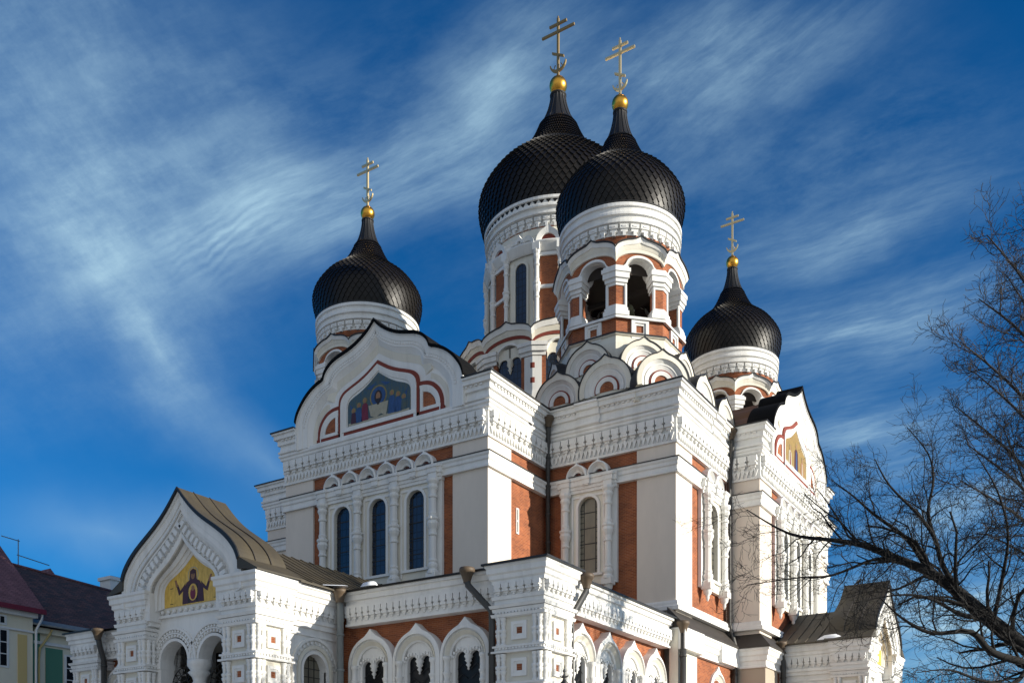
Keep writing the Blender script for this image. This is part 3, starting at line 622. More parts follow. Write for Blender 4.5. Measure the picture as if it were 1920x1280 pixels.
    # two tiers of kokoshniks round the foot
    for i in range(8):
        an = radians(45*i); fr = Fr(x+3.95*sin(an), y-3.95*cos(an), an); kokoshnik(fr, 26.32, 1.42, T, 1.2)
    return T
bell_tower = corner_tower(-25.8, 52.7)
tag(bell_tower, 'belfry tower with black dome nearest the viewer')
for dx, dy in ((-20.0, 0), (0, 20.0), (-20, 20)):
    t = dup(bell_tower, CATH, (dx, dy, 0))
    if (dx, dy) == (0, 20.0): t.scale = (.955, .955, 1); t.location.x -= .10
    t['label'] = ''; t['label'] = {(-20.0, 0): 'smaller looking domed tower behind the front gable', (0, 20.0): 'domed tower behind the right gable', (-20, 20): 'hidden rear tower'}[(dx, dy)]
# lower tier stands on the corner blocks
def lower_tier(cx, cy, mx, my):
    for k, (a, b, r, an) in enumerate(((-1.4, -4.9, 1.5, 0), (1.66, -5.0, 1.62, 0), (4.75, -4.7, 1.5, 45), (5.2, -.1, 1.6, 90), (5.2, 3.3, 1.5, 90))):
        if mx < 0 and k: continue
        X = cx+mx*a; Y = cy+my*b; ang = radians(an)
        nx, ny = mx*sin(ang), my*-cos(ang); kokoshnik(Fr(X, Y, atan2(nx, -ny)), 24.12, r, CATH, 1.5, stilt=.12 if an == 45 else .36)
lower_tier(-25.8, 52.7, 1, 1); lower_tier(-45.8, 52.7, -1, 1); lower_tier(-25.8, 72.7, 1, -1)

# --- main drum
MX, MY = -35.82, 62.7
MD = empty('main_drum', (MX, MY, 24), CATH)
mb = MB(); AP = 7.0; HS = AP*math.tan(radians(15)); MT = (HS, math.tan(radians(15)))
lathe(mb, (MX, MY), [(7.6, 24), (7.5, 29.6), (6.75, 29.7), (6.75, 34.3), (5.2, 35.3)], 12, 'ivory', False, radians(15)); mb.build('drum_base', MD)
for i in range(12):
    an = radians(30*i+1); fr = Fr(MX+AP*sin(an), MY-AP*cos(an), an); mb = MB(); n = 20; xs = [-HS+2*HS*j/n for j in range(n+1)]; ow = .98
    for s in (-1, 1):
        def hb(a0, o1, z0, z1, m, o0=-.5):
            vs = [(a0, o0), (HS+o0*MT[1], o0), (HS+o1*MT[1], o1), (a0, o1)]; mb.add([fr(s*a, o, z) for z in (z0, z1) for a, o in vs], BOXF, m)
        hb(ow, 0, 29.3, 32.6, 'brick'); hb(ow+.28, .07, 29.9, 32.3, 'white'); hb(ow-.05, .22, 29.2, 29.8, 'white'); hb(ow, .14, 29.8, 29.95, 'white')
        hb(ow-.0, .12, 32.35, 32.6, 'white'); hb(ow-.07, .24, 32.6, 32.95, 'white'); hb(ow-.12, .32, 32.95, 33.2, 'white')
        for z in (30.5, 31.5): 
            a0 = HS-.0; hb(a0-.14, .085, z, z+.36, 'red')
    inner = [(a, 32.6+.85*sqrt(max(0, 1-(a/.95)**2)) if abs(a) < .95 else 32.6) for a in xs]
    r0 = [(a, z+.15) for a, z in inner]; ring(mb, fr, r0, inner, -.5, .12, 'white', mitre=MT)
    wave = lambda h0, h1, tip: [(a, h0+(h1-h0)*max(0, 1-(a/HS)**2)**.62+tip*max(0, 1-abs(a)/(HS*.26))**1.4) for a in xs]
    r1 = wave(33.15, 33.78, 0); ring(mb, fr, r1, [(a, z-.03) for a, z in r0], -.5, .06, 'ivory', mitre=MT)
    r2 = wave(33.36, 34.0, 0); ring(mb, fr, r2, [(a, z-.01) for a, z in r1], -.5, .12, 'red', mitre=MT)
    r3 = wave(33.7, 34.32, .08); ring(mb, fr, r3, [(a, z-.01) for a, z in r2], -.5, .24, 'ivory', mitre=MT, o1q=.14)
    r4 = wave(34.02, 34.66, .24); ring(mb, fr, r4, [(a, z-.01) for a, z in r3], -.5, .40, 'white', mitre=MT, o1q=.3)
    # twin arch with a hanging pendant
    for s in (-1, 1):
        Q = semi(s*.48, 32.2, .42, 8); ring(mb, fr, [(a, 33.3) for a, z in Q], Q, -.4, -.1, 'ivory')
    p = fr(0, -.18, 0); lathe(mb, p, [(0, 31.55), (.08, 31.62), (.06, 31.7), (.18, 31.85), (.1, 31.95), (.24, 32.15), (.2, 32.6)], 8, 'ivory')
    box(mb, fr, -1, 1, -.5, -.22, 29, 33.3, 'glass')
    mb.build('drum_bay', MD)
    rf = MB(); ring(rf, fr, [(a, z+.07) for a, z in r4], [(a, z-.01) for a, z in r4], -1.9, .46, 'roofblack', mitre=MT, back=True); rf.build('drum_bay_roof', MD)
up = MB(); lathe(up, (MX, MY), [(5.12, 34), (5.12, 42.2)], 64, 'ivory'); drum_ring(up, (MX, MY), 5.5, 44.25, 1.08, 52, 41.5); up.build('upper_drum', MD)
for i in range(8):
    an = radians(45*i); fr = Fr(MX+5.12*sin(an), MY-5.12*cos(an), an); mb = MB()
    prism(mb, fr, [(-.46, 34.8)]+semi(0, 39.5, .46, 10)+[(.46, 34.8)], -.4, .07, 'glass')
    ring(mb, fr, [(-.62, 34.8)]+semi(0, 39.5, .62, 12)+[(.62, 34.8)], [(-.46, 34.8)]+semi(0, 39.5, .46, 12)+[(.46, 34.8)], -.3, .16, 'ivory')
    box(mb, fr, -.95, -.62, -.3, .02, 34.8, 40.2, 'ivory'); box(mb, fr, .62, .95, -.3, .02, 34.8, 40.2, 'ivory')
    for s in (-1, 1):
        ring(mb, fr, semi(s*.56, 41.02, .6, 12, rz=.62), semi(s*.56, 41.02, .38, 12, rz=.36), -.4, .34, 'white', o1q=.22); prism(mb, fr, semi(s*.56, 41.02, .36, 8), -.3, .08, 'ivory')
    ring(mb, fr, keel(0, 41.25, .34, .25, 10), semi(0, 41.25, .16, 10), -.3, .42, 'white')
    mb.build('drum_window', MD)
    an2 = radians(45*i+22.5); fr = Fr(MX+5.12*sin(an2), MY-5.12*cos(an2), an2); mb = MB()
    box(mb, fr, -.62, .62, -.5, .06, 34.6, 40.4, 'brick')
    for z in (40.15, 37.9): box(mb, fr, -.62, .62, -.3, .2, z, z+.22, 'white')
    ring(mb, fr, keel(0, 41.1, .86, .2, 16), semi(0, 41.1, .55, 16), -.4, .36, 'white', o1q=.26); prism(mb, fr, semi(0, 41.1, .57, 10), -.4, .12, 'red')
    mb.build('brick_panel', MD)
    for s in (-1, 1):
        a3 = an2+s*radians(8.9); cm_ = MB(); cc = (MX+5.36*sin(a3), MY-5.36*cos(a3)); colonnette(cm_, cc, 35.0, 40.55, .17); f3 = Fr(*cc, a3); box(cm_, f3, -.26, .26, -.3, .24, 40.5, 41.0, 'white'); box(cm_, f3, -.24, .24, -.3, .2, 34.4, 35.05, 'white'); cm_.build('drum_colonnette', MD)
mb = MB(); 
lathe(mb, (MX, MY), [(5.2, 40.45), (5.34, 40.5), (5.34, 40.66), (5.44, 40.72), (5.44, 40.98), (5.54, 41.05), (5.54, 41.14), (5.1, 41.16)], 64, 'white'); mb.build('drum_entablature', MD)
mb = MB(); lathe(mb, (MX, MY), [(6.9, 34.1), (5.1, 34.9)], 48, 'roofblack'); mb.build('drum_skirt_roof', MD)
onion(MD, (MX, MY), 46.62, 5.82, 72, 34, 55.0, .54, 55.75, .66, 4.4, 1.38, 'gold_shaded')

# ------------------------------------------------------------------ lower storey
def square_panel(mb, fr, a, z, s=.36):
    for k, (w, t, o) in enumerate(((s, .13, .07), (s*.68, .1, .035))):
        for a0, a1, z0, z1 in ((a-w, a-w+t, z-w, z+w), (a+w-t, a+w, z-w, z+w), (a-w+t, a+w-t, z+w-t, z+w), (a-w+t, a+w-t, z-w, z-w+t)): box(mb, fr, a0, a1, -.05, o, z0, z1, 'white')
    box(mb, fr, a-.15, a+.15, -.05, -.012, z-.15, z+.15, 'brick')
    for a0, a1, z0, z1 in ((a-.17, a-.13, z-.17, z+.17), (a+.13, a+.17, z-.17, z+.17), (a-.13, a+.13, z+.13, z+.17), (a-.13, a+.13, z-.17, z-.13)): box(mb, fr, a0, a1, -.05, .008, z0, z1, 'white')
def deco_pier(x0, x1, y0, y1, parent, top=11.55, eave=True, faces=('f', 'r')):
    mb = MB(); wbox(mb, x0+.03, x1-.03, y0+.03, y1-.03, 0, top-.3, 'ivory')
    P = [(x0, y0), (x1, y0), (x1, y1), (x0, y1)]
    M = lambda pr, m='white': mould(mb, P, pr, m, True)
    M([(-.3, top), (.36, top), (.36, top-.12), (.30, top-.18), (.30, top-.38), (.22, top-.44), (.22, top-.60), (.14, top-.66), (.14, top-.80), (-.3, top-.80)])
    M([(-.3, top-.78), (.06, top-.78), (.06, 9.40), (-.3, 9.40)])
    for z, o, h in ((10.12, .16, .14), (9.78, .24, .12), (9.62, .14, .14), (9.42, .18, .12)): M([(-.3, z+h), (o, z+h), (o*.8, z), (-.3, z)])
    for z in (7.98, 6.5, 5.0, 3.5): 
        M([(-.3, z+.30), (.13, z+.30), (.13, z+.22), (.06, z+.2), (.06, z+.1), (.17, z+.08), (.17, z), (-.3, z)])
    for fr, l in edges(P, True):
        if fr.by > .5 or fr.bx < -.5: continue
        teeth(mb, fr, l, 10.28, top-.80, .36, .05, .26, w=.7)
        k = max(1, round(l/.16))
        for i in range(k): box(mb, fr, -l/2+l/k*(i+.2), -l/2+l/k*(i+.8), 0, .13, 9.56, 9.63, 'white'); box(mb, fr, -l/2+l/k*(i+.2), -l/2+l/k*(i+.8), 0, .12, 8.12, 8.19, 'white')
        for z in (8.85, 7.38, 5.9):
            square_panel(mb, fr, 0, z)
            for s in (-1, 1):
                for d in (.13, .36):
                    p = fr(s*(l/2-d), .03, 0); h0, h1 = z-.58, z+.56
                    lathe(mb, p, [(.12, h0), (.12, h0+.08), (.08, h0+.1), (.09, h0+.3), (.12, h0+.36), (.14, h0+.46), (.09, h0+.5), (.14, h0+.56), (.14, h0+.64), (.08, h0+.68), (.09, h1-.3), (.12, h1-.2), (.09, h1-.16), (.13, h1-.08), (.13, h1)], 8, 'white')
    o = mb.build('corner_pier_carved', parent, origin=((x0+x1)/2, (y0+y1)/2, 0))
    return o
GAL = empty('gallery', (-35.2, 37, 0), CATH)
# gallery walls
GY = 33.15; GX = -19.95
gw = MB()
wbox(gw, -48.0, -21.4, GY+.35, GY+.9, 0, 11, 'brick'); wbox(gw, GX-.9, GX-.35, 34.5, 46.7, 0, 11, 'brick')
EV = [(-.6, 11.50), (.36, 11.50), (.36, 11.38), (.25, 11.36), (.25, 11.14), (.13, 11.12), (.13, 10.94), (.26, 10.92), (.26, 10.80), (.05, 10.78), (.08, 10.12), (.16, 10.1), (.16, 10.0), (-.6, 10.0)]
for P in ([(-30.0, GY), (-21.4, GY)], [(-47.9, GY), (-39.6, GY)], [(GX, 34.7), (GX, 46.3)]):
    mould(gw, P, EV, 'white')
    for fr, l in edges(P): teeth(gw, fr, l, 10.2, 10.80, .36, .04, .26, w=.7)
gw.build('gallery_wall', GAL)
def gallery_arch(fr, parent=None, name='gallery_window'):
    mb = MB(); r = 1.29; cz = 8.2; b = (0, cz)
    P = keel(0, cz, r, .30, 24, w=.32); legs = lambda Q: [(Q[0][0], 4)]+Q+[(Q[-1][0], 4)]
    C = lambda k: legs(semi(0, cz, r*k, 24))
    mb2 = mb
    ring(mb, fr, legs(P), C(.86), -.36, .10, 'white', o1q=.16); ring(mb, fr, C(.86), C(.80), -.36, .05, 'white'); ring(mb, fr, C(.80), C(.66), -.36, .10, 'ivory', o1q=-.06); ring(mb, fr, C(.66), C(.60), -.36, .0, 'white', o1q=-.05)
    # tympanum with teeth, twin arch and pendant
    prism(mb, fr, legs(semi(0, cz, r*.62, 20)), -.36, -.32, 'glassdark')
    Rr = r*.61; h = .03
    for s in (-1, 1):
        Q = semi(s*.36, 8.12, .27, 10); top = [(max(-Rr*.995, min(Rr*.995, a*1.0)), cz+sqrt(max(.0, Rr*Rr-(a*.97)**2))) for a, z in Q]
        ring(mb, fr, top, Q, -.33, -.14, 'white')
        for a0, a1 in ((.63, Rr),): box(mb, fr, min(s*a0, s*a1), max(s*a0, s*a1), -.33, -.12, 4, 8.25, 'white')
        for t in range(15, 175, 26):
            q = radians(t); box(mb, fr.shift(s*.36+.37*cos(q), 0), -.05, .05, -.2, -.06, 8.12+.37*sin(q)-.06, 8.12+.37*sin(q)+.06, 'white')
    box(mb, fr, -.16, .16, -.33, -.135, 8.3, cz+Rr*.98, 'white')
    p = fr(0, -.2, 0); lathe(mb, p, [(0, 7.58), (.05, 7.62), (.04, 7.7), (.12, 7.8), (.06, 7.88), (.17, 7.98), (.12, 8.04), (.2, 8.16), (.1, 8.3), (.1, 8.6)], 8, 'white')
    for s in (-1, 1):
        q = fr(s*r*.72, .06, 0); lathe(mb, q, [(.12, 4), (.12, 7.0), (.17, 7.05), (.17, 7.15), (.11, 7.2), (.16, 7.4), (.2, 7.5), (.13, 7.56), (.13, 8.0), (.18, 8.06), (.18, 8.2), (0, 8.21)], 8, 'white')
    tx = fr(0, .2, 0)
    for k in range(9):
        z = 4.3+k*.42
        for s in (-1, 1): tube(mb, [fr(s*.1, -.25, z), fr(s*.36, -.25, z+.21), fr(s*.6, -.25, z)], .016, 4, 'iron', False)
    return mb.build(name, parent or GAL, origin=fr(0, 0, 4))
for X in (-28.6, -26.0, -23.4, -41.6, -44.2, -46.6): gallery_arch(Fr(X, GY, 0))
for Y in (36.9, 39.5, 42.1, 44.7): gallery_arch(Fr(GX, Y, pi/2))
deco_pier(-21.5, -19.3, 32.6, 34.8, GAL); deco_pier(-50.0, -47.8, 32.6, 34.8, GAL)
gr = MB(); e = 11.53
A, B, C_, D, E_, F_ = (-50.3, 32.4, e), (-19.5, 32.7, e), (-19.6, 46.9, e), (-20, 47.6, 11.6), (-27.9, 41.6, 13.7), (-42.5, 41.6, 13.7)
gr.add([A, B, C_, D, E_, F_, (-50.3, 47.5, 13.7)], [(0, 1, 4, 5), (1, 2, 3, 4), (0, 5, 6)], 'roofbrown')
gr.add([(-28, 41.6, 13.7), (-20, 47.6, 11.6), (-28, 47.6, 13.7)], [(0, 1, 2)], 'roofbrown')
for P in ([(-50.0, 34.8), (-50.0, 32.6), (-47.8, 32.6), (-47.8, GY), (-21.5, GY), (-21.5, 32.6), (-19.3, 32.6), (-19.3, 34.8), (GX, 34.8), (GX, 46.7)],):
    mould(gr, P, [(-.8, 11.66), (.46, 11.58), (.46, 11.50), (-.8, 11.50)], 'roofblack')
gr.build('gallery_roof', GAL)
# plinth of the corner block and of the side wing
pl = MB(); PP = [(-19.45, 46.5), (-19.45, 54.95), (-17.62, 54.95), (-17.62, 70.45), (-19.6, 70.45)]
mould(pl, PP, [(-.5, 11.0), (-.10, 11.0), (-.10, 0), (-.5, 0)], 'brick')
wbox(pl, -19.9, -19.42, 46.4, 49.0, 0, 11, 'ivory'); wbox(pl, -19.9, -17.59, 54.92, 57.2, 0, 11, 'beige'); wbox(pl, -18.2, -17.6, 68.2, 70.48, 0, 11, 'beige')
mould(pl, PP, [(-.5, 11.05), (.36, 11.05), (.36, 10.94), (.28, 10.88), (.28, 10.66), (.18, 10.58), (.18, 10.36), (.08, 10.3), (.08, 10.05), (.14, 10.02), (.14, 9.92), (-.5, 9.92)], 'white')
wbox(pl, -19.8, -19.03, 46.42, 49.1, 9.95, 11.07, 'white'); wbox(pl, -19.8, -19.10, 52.0, 54.9, 9.97, 11.06, 'white')
pl.build('plinth', CATH)
pr_ = MB(); mould(pr_, PP, [(-.62, 12.2), (.42, 11.13), (.42, 11.05), (-.62, 11.05)], 'roofdark'); pr_.build('plinth_roof', CATH)
bs = MB(); mould(bs, [(-27.9, 44.0), (-27.9, 47.5), (-20, 47.5), (-20, RCY-RHW), (RWX, RCY-RHW), (RWX, RCY+RHW)], [(-.3, 12.72), (.10, 12.72), (.16, 12.6), (.16, 12.46), (.26, 12.4), (.26, 12.2), (-.3, 12.2)], 'white')
bs.build('base_moulding', CATH)
gallery_arch(Fr(-19.52, 52.3, pi/2), CATH, 'plinth_window')

# ------------------------------------------------------------------ porches
HP = [(3.95, 10.9), (3.95, 11.7)]+spline([(3.93, 11.75), (3.80, 12.1), (3.62, 12.5), (3.28, 12.92), (2.8, 13.34), (2.15, 13.78), (1.6, 14.14), (1.1, 14.52), (.65, 14.94), (.3, 15.32), (0, 15.66)], 2)
HI = [(2.28, 10.6), (2.28, 11.1)]+spline([(2.25, 11.3), (2.12, 11.75), (1.85, 12.05), (1.5, 12.3), (1.1, 12.55), (.8, 12.78), (.5, 13.05), (.3, 13.25), (.15, 13.42), (.06, 13.54), (0, 13.62)], 2)
HM = [(1.95, 10.84)]+spline([(1.95, 11.45), (1.88, 11.74), (1.58, 12.02), (1.08, 12.26), (.52, 12.58), (0, 13.0)], 3)
def resample(P, n):
    D = [0]
    for p, q in zip(P, P[1:]): D.append(D[-1]+math.hypot(q[0]-p[0], q[1]-p[1]))
    out = []; i = 0
    for k in range(n):
        t = D[-1]*k/(n-1)
        while i < len(P)-2 and D[i+1] < t: i += 1
        f = (t-D[i])/max(1e-9, D[i+1]-D[i]); out.append((P[i][0]+(P[i+1][0]-P[i][0])*f, P[i][1]+(P[i+1][1]-P[i][1])*f))
    return out
def mosaic_orant(fr, parent):
    mb = MB(); H = [(1.98, 10.84)]+spline([(1.98, 11.45), (1.91, 11.75), (1.6, 12.05), (1.1, 12.29), (.54, 12.61), (0, 13.03)], 3)
    prism(mb, fr, mirror(H), -.02, .03, 'mo_gold')
    def pl(pts, o, m): prism(mb, fr, pts, 0, o, m)
    def disc(a, z, r, o, m, rz=None): prism(mb, fr, [(a+r*cos(2*pi*i/16), z+(rz or r)*sin(2*pi*i/16)) for i in range(16)], 0, o, m)
    disc(0, 12.12, .36, .034, 'mo_cloth'); disc(0, 12.12, .31, .036, 'mo_gold')
    pl([(-.72, 10.88), (.72, 10.88), (.66, 11.5), (.42, 11.82), (.24, 11.9), (.2, 12.3), (0, 12.4), (-.2, 12.3), (-.24, 11.9), (-.42, 11.82), (-.66, 11.5)], .042, 'mo_wine')
    disc(0, 12.1, .13, .05, 'mo_skin', .18); pl([(-.13, 12.16), (.13, 12.16), (.1, 12.3), (-.1, 12.3)], .052, 'mo_wine')
    for s in (-1, 1): disc(s*.05, 12.12, .022, .054, 'mo_dark', .016); pl([(s*.2, 10.9), (s*.34, 10.9), (s*.3, 11.7), (s*.22, 11.7)], .046, 'mo_dark')
    disc(0, 12.02, .03, .054, 'mo_dark', .012)
    for s in (-1, 1):
        pl([(s*.62, 11.5), (s*.95, 11.3), (s*1.12, 11.75), (s*1.02, 11.8), (s*.86, 11.5), (s*.5, 11.8)], .040, 'mo_wine'); pl([(s*1.0, 11.72), (s*1.14, 11.68), (s*1.24, 12.0), (s*1.14, 12.02)], .044, 'mo_skin')
        for i, z in enumerate((11.9, 11.2)): pl([(s*1.45-.1, z-.25), (s*1.45+.1, z-.25), (s*1.45+.1, z-.22), (s*1.45-.1, z-.22)], .034, 'mo_dark')
    disc(0, 11.35, .3, .047, 'mo_gold', .38); disc(0, 11.28, .18, .05, 'mo_red', .26); disc(0, 11.52, .1, .052, 'mo_skin', .12)
    return mb.build('mosaic', parent)
def porch(fr, dep, rear):
    PO = empty('porch', fr(0, -dep/2, 0), CATH); hw = 4.55; pw = 1.98
    def pier(a0, a1, o0, o1):
        c = [fr(a, o, 0) for a in (a0, a1) for o in (o0, o1)]; xs = [p[0] for p in c]; ys = [p[1] for p in c]; return deco_pier(min(xs), max(xs), min(ys), max(ys), PO)
    pier(-hw, -hw+pw, -1.9, 0); pier(hw-pw, hw, -1.9, 0)
    wl = MB()
    side = .18
    for s in (-1, 1):
        f = Fr(*fr(s*(hw-side), -(dep+1.8)/2, 0)[:2], atan2(fr.ay, fr.ax)+s*pi/2); L_ = dep-1.8
        arch_panel(wl, f, -L_/2, L_/2, 0, 11.2, .05, .72, 4, 7.9, .72, -.5, 0, 'white')
        for r0, r1, o in ((.72, .86, .06), (.95, 1.1, .10), (1.32, 1.45, .12)):
            ring(wl, f, [(.05-r1, 6)]+semi(.05, 7.9, r1, 16)+[(.05+r1, 6)], [(.05-r0, 6)]+semi(.05, 7.9, r0, 16)+[(.05+r0, 6)], -.1, o, 'ivory' if r0 == .95 else 'white')
        for t in range(6, 180, 12): q = radians(t); box(wl, f.shift(.05+1.21*cos(q), 0), -.06, .06, -.05, .09, 7.9+1.21*sin(q)-.06, 7.9+1.21*sin(q)+.06, 'white')
        prism(wl, f, [(-.7, 4)]+semi(.05, 7.9, .74, 12)+[(.8, 4)], -.45, -.38, 'glassgrey')
        for k in range(12): box(wl, f, -.67, .77, -.4, -.35, 4.2+k*.38, 4.23+k*.38, 'lead')
        for k in (-.3, .05, .4): box(wl, f, k-.015, k+.015, -.4, -.35, 4, 8.6, 'lead')
        pth = [f(-L_/2, 0, 0)[:2], f(L_/2, 0, 0)[:2]]
        mould(wl, pth, [(-.6, 11.5), (.48, 11.5), (.48, 11.38), (.40, 11.32), (.40, 11.12), (.30, 11.06), (.30, 10.9), (.22, 10.86), (.22, 10.7), (.08, 10.66), (.08, 10.14), (.2, 10.1), (.2, 9.95), (.12, 9.9), (.12, 9.72), (-.6, 9.72)], 'white')
        teeth(wl, f, L_, 10.16, 10.70, .36, .05, .28, w=.7)
        box(wl, f, -L_/2, L_/2, -.1, .08, 9.36, 9.48, 'white')
    # front: two arches on a short column
    fo = -.55
    for c in (-1.3, 1.3):
        arch_panel(wl, fr, c-1.3, c+1.3, 8.36, 10.62, c, .93, 8.36, 8.36, .93, fo-.7, fo, 'white')
        for r0, r1, o, m in ((.93, 1.06, .04, 'white'), (1.06, 1.10, .0, 'white'), (1.24, 1.30, .08, 'white'), (1.44, 1.55, .10, 'white')):
            ring(wl, fr, semi(c, 8.36, r1, 18), semi(c, 8.36, r0, 18), fo-.1, fo+o, m)
        for r in (1.17, 1.37):
            for t in range(4, 180, 8 if r > 1.2 else 10): q = radians(t); box(wl, fr.shift(c+r*cos(q), 0), -.05, .05, fo-.05, fo+.07, 8.36+r*sin(q)-.05, 8.36+r*sin(q)+.05, 'white')
    for s in (-1, 1): box(wl, fr, s*2.42-.2, s*2.42+.2, fo-.72, fo+.01, 0, 8.36, 'white'); box(wl, fr, s*2.45-.25, s*2.45+.25, fo-.74, fo+.06, 8.1, 8.37, 'white')
    p = fr(0, fo-.35, 0); lathe(wl, p, [(.42, 0), (.42, 5.5), (.3, 5.7), (.28, 7.2), (.36, 7.3), (.28, 7.42), (.34, 7.6), (.52, 7.8), (.4, 7.9), (.55, 8.1), (.55, 8.36), (0, 8.37)], 14, 'white')
    box(wl, fr, -2.55, 2.55, fo-.2, fo+.14, 10.36, 10.48, 'white')
    for i in range(11): q = fr(-2.0+.4*i, fo+.08, 0); lathe(wl, q, [(0, 10.52), (.07, 10.55), (.09, 10.62), (.07, 10.69), (0, 10.72)], 6, 'white')
    box(wl, fr, -2.58, 2.58, fo-.7, fo-.02, 10.6, 13.3, 'ivory')
    box(wl, fr, -hw+.5, hw-.5, -dep, -dep+.2, 0, 11.2, 'interior_shade'); box(wl, fr, -hw+.6, hw-.6, -dep+.1, -1.3, 9.6, 9.7, 'ivory')
    wl.build('porch_wall', PO)
    gb = MB(); O = mirror(HP); I = mirror(HI); assert len(O) == len(I)
    mix = lambda t: [(a*(1-t)+c*t, z*(1-t)+d*t) for (a, z), (c, d) in zip(O, I)]
    ring(gb, fr, O, I, -2.2, .0, 'white', back=True)
    ring(gb, fr, O, mix(.08), -.2, .272, 'white'); ring(gb, fr, mix(.08), mix(.26), -.2, .205, 'white', o1q=.17); ring(gb, fr, mix(.26), mix(.40), -.2, .115, 'white', o1q=.18); ring(gb, fr, mix(.42), mix(.48), -.2, .10, 'white'); ring(gb, fr, mix(.88), mix(1.0), -.2, .13, 'white', o1q=.08)
    Ir, Mr = resample(I, 41), resample(mirror(HM), 41); mm = lambda t: [(a*(1-t)+c*t, z*(1-t)+d*t) for (a, z), (c, d) in zip(Ir, Mr)]
    ring(gb, fr, mm(0), mm(.45), -.7, -.16, 'white', o1q=-.26); ring(gb, fr, mm(.45), mm(.75), -.7, -.34, 'white', o1q=-.42); ring(gb, fr, mm(.75), mm(1), -.7, -.46, 'white', o1q=-.52)
    T_ = mix(.68); acc = 0.0
    for (a, z), (b, y) in zip(T_, T_[1:]):
        l = math.hypot(b-a, y-z); k = 0
        if l < 1e-4: continue
        ux, uz = (b-a)/l, (y-z)/l; nx, nz = -uz, ux
        while acc < l:
            m = (a+ux*acc, z+uz*acc); w, h = .095, .17
            prism(gb, fr, [(m[0]-ux*w-nx*h, m[1]-uz*w-nz*h), (m[0]+ux*w-nx*h, m[1]+uz*w-nz*h), (m[0]+ux*w+nx*h, m[1]+uz*w+nz*h), (m[0]-ux*w+nx*h, m[1]-uz*w+nz*h)], -.05, .2, 'white')
            m2 = (m[0]-nx*.24, m[1]-nz*.24); prism(gb, fr, [(m2[0]-.06, m2[1]-.06), (m2[0]+.06, m2[1]-.06), (m2[0]+.06, m2[1]+.06), (m2[0]-.06, m2[1]+.06)], -.05, .08, 'white')
            acc += .33
        acc -= l
    for s in (-1, 1): box(gb, fr, min(s*2.3, s*3.9), max(s*2.3, s*3.9), -1.85, -.04, 10.0, 11.75, 'white')
    for s in (-1, 1): box(gb, fr, min(s*2.2, s*2.7), max(s*2.2, s*2.7), -1.2, .083, 10.2, 11.45, 'white')
    go = gb.build('porch_gable', PO); mosaic_orant(fr.shift(0, -.56), go)
    rf = MB(); k0 = O[4:-4]
    ring(rf, fr, [(a*1.03, z+.10) for a, z in k0], [(a*1.005, z+.01) for a, z in k0], -2.35, .34, 'roofbrown', back=True)
    ring(rf, fr, [(a*1.034, z+.12) for a, z in k0], [(a*1.0, z-.02) for a, z in k0], .30, .38, 'roofblack', back=True)
    for o in (-.55, -1.45): ring(rf, fr, [(a*1.04, z+.14) for a, z in k0], [(a*1.02, z+.06) for a, z in k0], o-.02, o+.02, 'roofdark', back=True)
    # rear saddle roof
    for s in (-1, 1):
        Q = [(s*5.05, 11.56), (s*4.2, 11.95), (s*2.6, 12.75), (0, 14.2)]
        vs = [fr(a, -2.1, z) for a, z in Q]+[fr(a, -rear, z) for a, z in Q]+[fr(a, -2.1, z-.09) for a, z in Q]+[fr(a, -rear, z-.09) for a, z in Q]; fs = []
        for i in range(3): fs += [(i, i+1, 5+i, 4+i), (8+i, 9+i, 13+i, 12+i), (i, i+1, 9+i, 8+i)]
        fs += [(0, 4, 12, 8)]
        rf.add(vs, fs, 'roofbrown')
        rf.add([fr(s*4.98, .34, 11.6), fr(s*3.78, .34, 12.25), fr(s*3.9, -2.35, 12.25), fr(s*5.05, -2.35, 11.6), fr(s*4.98, .34, 11.54), fr(s*3.8, .34, 11.7), fr(s*3.9, -2.35, 11.7), fr(s*5.05, -2.35, 11.54)], BOXF, 'roofbrown')
        o = 2.8
        while o < rear-.2:
            for (a, z), (b, y) in zip(Q, Q[1:]): tube(rf, [fr(a, -o, z+.02), fr(b, -o, y+.02)], .035, 4, 'roofbrown', False)
            o += .62
    rf.build('porch_roof', PO)
    gt = MB()      # iron fanlight grilles in the arches
    for c in (-1.3, 1.3):
        for r in (.9, .6, .3): tube(gt, [fr(a, fo-.6, z) for a, z in semi(c, 7.3, r, 14)], .022, 4, 'iron', False)
        for t in range(0, 181, 20): q = radians(t); tube(gt, [fr(c+.25*cos(q), fo-.6, 7.3+.25*sin(q)), fr(c+.92*cos(q), fo-.6, 7.3+.92*sin(q))], .02, 4, 'iron', False)
        for k in range(-4, 5): tube(gt, [fr(c+k*.22, fo-.6, 3), fr(c+k*.22, fo-.6, 7.3)], .02, 4, 'iron', False)
        tube(gt, [fr(c-.93, fo-.6, 7.3), fr(c+.93, fo-.6, 7.3)], .03, 4, 'iron', False)
    gt.build('iron_grille', PO)
    return PO
p1 = porch(Fr(-34.95, 28.0, 0), 5.3, 13.6); p2 = porch(Fr(-12.6, 62.45, pi/2), 5.4, 5.6)

